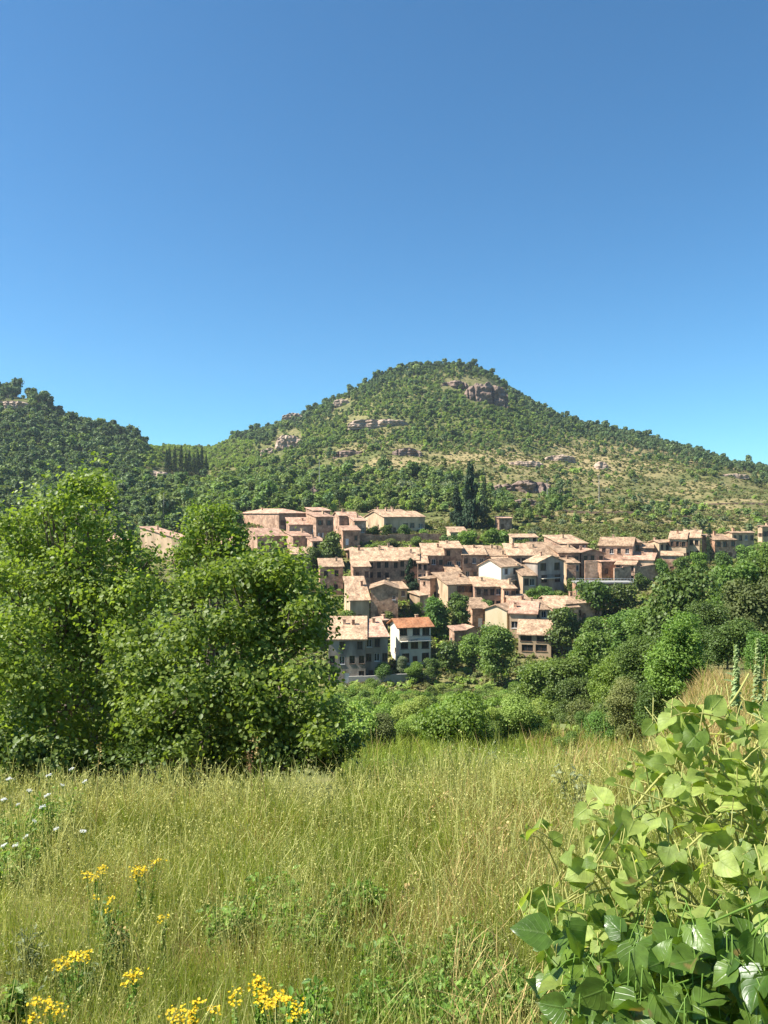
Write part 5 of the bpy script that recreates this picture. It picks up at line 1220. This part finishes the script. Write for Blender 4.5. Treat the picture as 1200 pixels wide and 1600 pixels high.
def big_leaf_mat(name, dark, light, rough, spec, trans, vein):
    m, nt = newmat(name); L = nt.links.new
    at = nd(nt, 'ShaderNodeAttribute', attribute_name='tint'); rp = ramp(nt, [(0, dark), (1, light)]); L(at.outputs['Fac'], rp.inputs[0])
    uv = nd(nt, 'ShaderNodeUVMap'); sp = nd(nt, 'ShaderNodeSeparateXYZ'); L(uv.outputs[0], sp.inputs[0])
    def mth(op, a, b=None, c=None):
        n = nd(nt, 'ShaderNodeMath', operation=op)
        for i, v in enumerate((a, b, c)):
            if v is None: continue
            if isinstance(v, (int, float)): n.inputs[i].default_value = v
            else: L(v, n.inputs[i])
        return n.outputs[0]
    au = mth('ABSOLUTE', mth('SUBTRACT', sp.outputs[0], .5))
    mid = mth('SUBTRACT', 1.0, mth('MULTIPLY', au, 22)); mid = mth('MAXIMUM', mid, 0)
    ph = mth('MULTIPLY', mth('SUBTRACT', sp.outputs[1], mth('MULTIPLY', au, .9)), 36)
    lat = mth('POWER', mth('MAXIMUM', mth('SINE', ph), 0), 10)
    ve = mth('MINIMUM', mth('ADD', mid, mth('MULTIPLY', lat, .3)), 1)
    tc = nd(nt, 'ShaderNodeTexCoord'); nz = nd(nt, 'ShaderNodeTexNoise'); nz.inputs['Scale'].default_value = 45; nz.inputs['Detail'].default_value = 4; L(tc.outputs['Object'], nz.inputs['Vector'])
    mo = ramp(nt, [(.3, (.72, .72, .72)), (.7, (1.2, 1.2, 1.15))]); L(nz.outputs['Fac'], mo.inputs[0])
    c0 = nd(nt, 'ShaderNodeMix', data_type='RGBA', blend_type='MULTIPLY'); c0.inputs['Factor'].default_value = 1; L(rp.outputs[0], c0.inputs['A']); L(mo.outputs[0], c0.inputs['B'])
    c1 = nd(nt, 'ShaderNodeMix', data_type='RGBA'); L(mth('MULTIPLY', ve, .4), c1.inputs['Factor']); L(c0.outputs['Result'], c1.inputs['A']); c1.inputs['B'].default_value = (*vein, 1)
    # brown specks of wear
    n2 = nd(nt, 'ShaderNodeTexNoise'); n2.inputs['Scale'].default_value = 16; n2.inputs['Detail'].default_value = 2; L(tc.outputs['Object'], n2.inputs['Vector'])
    sk = ramp(nt, [(.68, (0, 0, 0)), (.74, (1, 1, 1))]); L(n2.outputs['Fac'], sk.inputs[0])
    c2 = nd(nt, 'ShaderNodeMix', data_type='RGBA'); L(sk.outputs[0], c2.inputs['Factor']); L(c1.outputs['Result'], c2.inputs['A']); c2.inputs['B'].default_value = (.22, .17, .06, 1)
    pb = nd(nt, 'ShaderNodeBsdfPrincipled'); pb.inputs['Roughness'].default_value = rough; pb.inputs['Specular IOR Level'].default_value = spec; L(c2.outputs['Result'], pb.inputs['Base Color'])
    bp = nd(nt, 'ShaderNodeBump'); bp.inputs['Strength'].default_value = .35; bp.inputs['Distance'].default_value = .004; bp.invert = True
    hh = mth('ADD', ve, mth('MULTIPLY', nz.outputs['Fac'], .6)); L(hh, bp.inputs['Height']); L(bp.outputs[0], pb.inputs['Normal'])
    tr = nd(nt, 'ShaderNodeBsdfTranslucent'); tm = nd(nt, 'ShaderNodeMix', data_type='RGBA', blend_type='MULTIPLY'); tm.inputs['Factor'].default_value = 1; L(c2.outputs['Result'], tm.inputs['A']); tm.inputs['B'].default_value = (1.7, 1.7, .6, 1); L(tm.outputs['Result'], tr.inputs['Color'])
    mx = nd(nt, 'ShaderNodeMixShader'); mx.inputs[0].default_value = trans; L(pb.outputs[0], mx.inputs[1]); L(tr.outputs[0], mx.inputs[2])
    out = nd(nt, 'ShaderNodeOutputMaterial'); L(mx.outputs[0], out.inputs[0]); return m
L_vine = big_leaf_mat('vine_leaf', (.12,.19,.032), (.37,.44,.12), .5, .3, .45, (.26,.32,.12))
L_ivy = big_leaf_mat('ivy_leaf', (.045,.10,.016), (.14,.22,.036), .33, .45, .35, (.17,.24,.08))

EDGE = [(1080, 1120), (1094, 1052), (1130, 1024), (1180, 996), (1232, 936), (1262, 890), (1292, 812), (1310, 800), (1345, 850), (1395, 830), (1440, 806), (1470, 850), (1510, 850), (1560, 862), (1640, 850)]
def edge(py): return np.interp(py, [e[0] for e in EDGE], [e[1] for e in EDGE])
def hedge(name, label, n, py0, py1, size, mat, temps, stem_mat, dense, ybias):
    py = py0 + (py1 - py0) * rng.random(n) ** dense; e = edge(py); px = e + (1290 - e) * rng.random(n) ** .9 + 14
    depth = rng.random(n) ** 1.6 * .55
    Y = 2.15 - .00075 * (px - 800) - .00062 * (py - 1090) + depth + ybias
    # farther leaves sink into the mound
    C = np.stack([(px - 600) / F * (Y - depth * .6), Y, (800 - py) / F * (Y - depth * .6) - depth * .25], 1)
    N = rng.normal(size=(n, 3)) * .62 + np.array((-.2, -.35, .7))
    hd = rng.normal(size=(n, 3)) * 1.0 + np.array((-.3, -.25, -.35))
    sz = size * np.where(rng.random(n) < .3, rng.uniform(.3, .6, n), rng.uniform(.7, 1.2, n)) * (1 - .25 * (depth > .3))
    g = gz(1.0, 1.6); b = np.array((.85, 1.75, gz(.85, 1.75)))
    root = empty(name, tuple(b)); tag(root, label, 'climber')
    Vs, Fs, Us, Ts = [], [], [], []; off = 0; which = rng.integers(0, len(temps), n)
    tall = rng.random(n)
    for w, (TV, TF, TU) in enumerate(temps):
        k = which == w
        V, Fc = leaves(C[k] - b, N[k], sz[k], TV, TF, heading=hd[k]); Vs.append(V); Fs.append(Fc + off); off += len(V); Us.append(np.tile(TU, (k.sum(), 1))); Ts.append(np.repeat(tall[k], len(TV)))
    link('foliage', np_mesh('foliage', np.concatenate(Vs), np.concatenate(Fs), [mat], tint=np.concatenate(Ts), smooth=True, uv=np.concatenate(Us)), root)
    # stems: long arching shoots with leaf stalks to the nearest leaves
    pr = []; k = rng.permutation(n)[:max(16, n // 8)]
    for i in k:
        c = C[i] - b; st = c + np.array((random.uniform(.12, .5), random.uniform(.05, .35), -random.uniform(.12, .55))); m = (st + c) / 2 + np.array((random.uniform(-.06, .06), random.uniform(-.05, .05), .14))
        t = np.linspace(0, 1, 8)[:, None]; path = (1 - t) ** 2 * st + 2 * t * (1 - t) * m + t ** 2 * c; pr.append(tube(path, np.linspace(.0045, .0016, 8), 5))
    for i in range(n):
        c = C[i] - b; q = c + rng.normal(size=3) * .02 + np.array((.01, .03, .035)); pr.append(tube(np.array([c, (c + q) / 2 + (0, 0, .006), q]), [.0012, .0013, .0016], 4))
    for i in range(26):                                             # long trailing runners
        k = rng.integers(n); c = C[k] - b; e = c + np.array((random.uniform(.2, .7), random.uniform(-.05, .2), random.uniform(-.35, .3))); m = (c + e) / 2 + np.array((0, -.06, random.uniform(-.12, .12)))
        if min(c[1], e[1]) + b[1] < 1.55: continue
        t = np.linspace(0, 1, 9)[:, None]; pr.append(tube((1 - t) ** 2 * c + 2 * t * (1 - t) * m + t ** 2 * e, np.linspace(.0022, .0034, 9), 5))
    V, Fc = merge(pr); link('stem', np_mesh('stem', V, Fc, [stem_mat], tint=np.full(len(V), .6), smooth=True), root)
hedge('climbing_vine', 'pale green vine with big heart shaped leaves arching in from the right edge', 560, 1096, 1560, .057, L_vine, [heart(.22, .3, 1), heart(.08, .5, 1.5), heart(.4, .35, -1), heart(.12, -.25, 1.3)], L_seed, 1.0, 0)
hedge('ivy_bush', 'dark glossy ivy leaves in the bottom right corner', 330, 1450, 1660, .068, L_ivy, [heart(.2, .2, 1, 1), heart(.35, .35, -1, 1), heart(.1, .1, .5, 1)], L_weed, .9, -.12)

# ------------------------------------------------------------------ utility poles
def pole(label, px, pt, pb, Y, arms=1, r=.16):
    b = P(px, pb, Y); b.z = min(b.z, gz(b.x, Y)) ; H = (800 - pt) / F * Y - b.z; root = empty('utility_pole', b); tag(root, label, 'pole')
    V, Fc = tube(np.array([(0, 0, -1), (0, 0, H)]), [r * 1.2, r * .8], 8); link('post', np_mesh('post', V, Fc, [M['pole']], smooth=True), root)
    if arms:
        a = MB(); a.box(-1.1, 1.1, -.08 - r, .08 - r, H - .9, H - .75); link('crossarm', a.mesh('crossarm', [M['pole']]), root)
pole('pale utility pole with a crossarm among the scrub on the right slope', 936, 742, 774, 392)
pole('pale pole in front of the brown rounded outcrop', 855, 748, 776, 380)
pole('thin grey pole on the slope above the big pinkish house', 499, 718, 768, 385, 0)
pole('short pale pole at the left foot of the main hill', 402, 738, 750, 440, 0)
pole('tall thin pole beside the two cypresses at left', 256, 770, 812, 268, 0, .1)

# ------------------------------------------------------------------ light, sky, camera
sun_to = Vector((-.66, -.10, .76)).normalized()
sd = bpy.data.lights.new('sun', 'SUN'); sd.energy = 3.7; sd.angle = R(.53); sd.color = (1, .95, .87)
so = bpy.data.objects.new('sun', sd); COL.objects.link(so); so.rotation_euler = sun_to.to_track_quat('Z', 'Y').to_euler()
w = bpy.data.worlds.new('World'); SC.world = w; w.use_nodes = True
nt = w.node_tree; nt.nodes.clear()
sk = nt.nodes.new('ShaderNodeTexSky'); sk.sky_type = 'NISHITA'; sk.sun_disc = False
sk.sun_elevation = math.asin(sun_to.z); sk.sun_rotation = math.atan2(sun_to.x, sun_to.y)
sk.altitude = 700; sk.air_density = 1.0; sk.dust_density = .05; sk.ozone_density = 5.0
bg = nt.nodes.new('ShaderNodeBackground'); bg.inputs['Strength'].default_value = .056
wo = nt.nodes.new('ShaderNodeOutputWorld')
tn = nt.nodes.new('ShaderNodeMix'); tn.data_type = 'RGBA'; tn.blend_type = 'MULTIPLY'; tn.inputs['Factor'].default_value = 1
tn.inputs['B'].default_value = (.55, .93, 1.02, 1)          # the deep dry blue of this sky
nt.links.new(sk.outputs[0], tn.inputs['A']); nt.links.new(tn.outputs['Result'], bg.inputs[0]); nt.links.new(bg.outputs[0], wo.inputs[0])

hm, hn = newmat('valley_air'); pv = nd(hn, 'ShaderNodeVolumePrincipled'); pv.inputs['Color'].default_value = (.80, .88, 1, 1); pv.inputs['Density'].default_value = .00009; pv.inputs['Anisotropy'].default_value = .3
ho = nd(hn, 'ShaderNodeOutputMaterial'); hn.links.new(pv.outputs[0], ho.inputs['Volume'])
hb = MB(); hb.box(-640, 640, -12, 1015, -130, 186); tag(link('haze', hb.mesh('haze', [hm])), 'thin summer haze over the valley', None, None, 'stuff')
cam = bpy.data.cameras.new('camera'); cam.sensor_fit = 'VERTICAL'; cam.sensor_height = 24; cam.lens = 24 * F / 1600
cam.clip_start = .05; cam.clip_end = 20000
co = bpy.data.objects.new('camera', cam); COL.objects.link(co); co.location = (0, 0, 0); co.rotation_euler = (R(90), 0, 0)
SC.camera = co
SC.view_settings.view_transform = 'Standard'; SC.view_settings.look = 'None'; SC.view_settings.exposure = 1.6; SC.view_settings.gamma = 1
SC.cycles.max_bounces = 6; SC.cycles.diffuse_bounces = 3; SC.cycles.glossy_bounces = 2; SC.cycles.transmission_bounces = 3; SC.cycles.transparent_max_bounces = 4
SC.cycles.use_denoising = True; SC.cycles.sample_clamp_indirect = 4
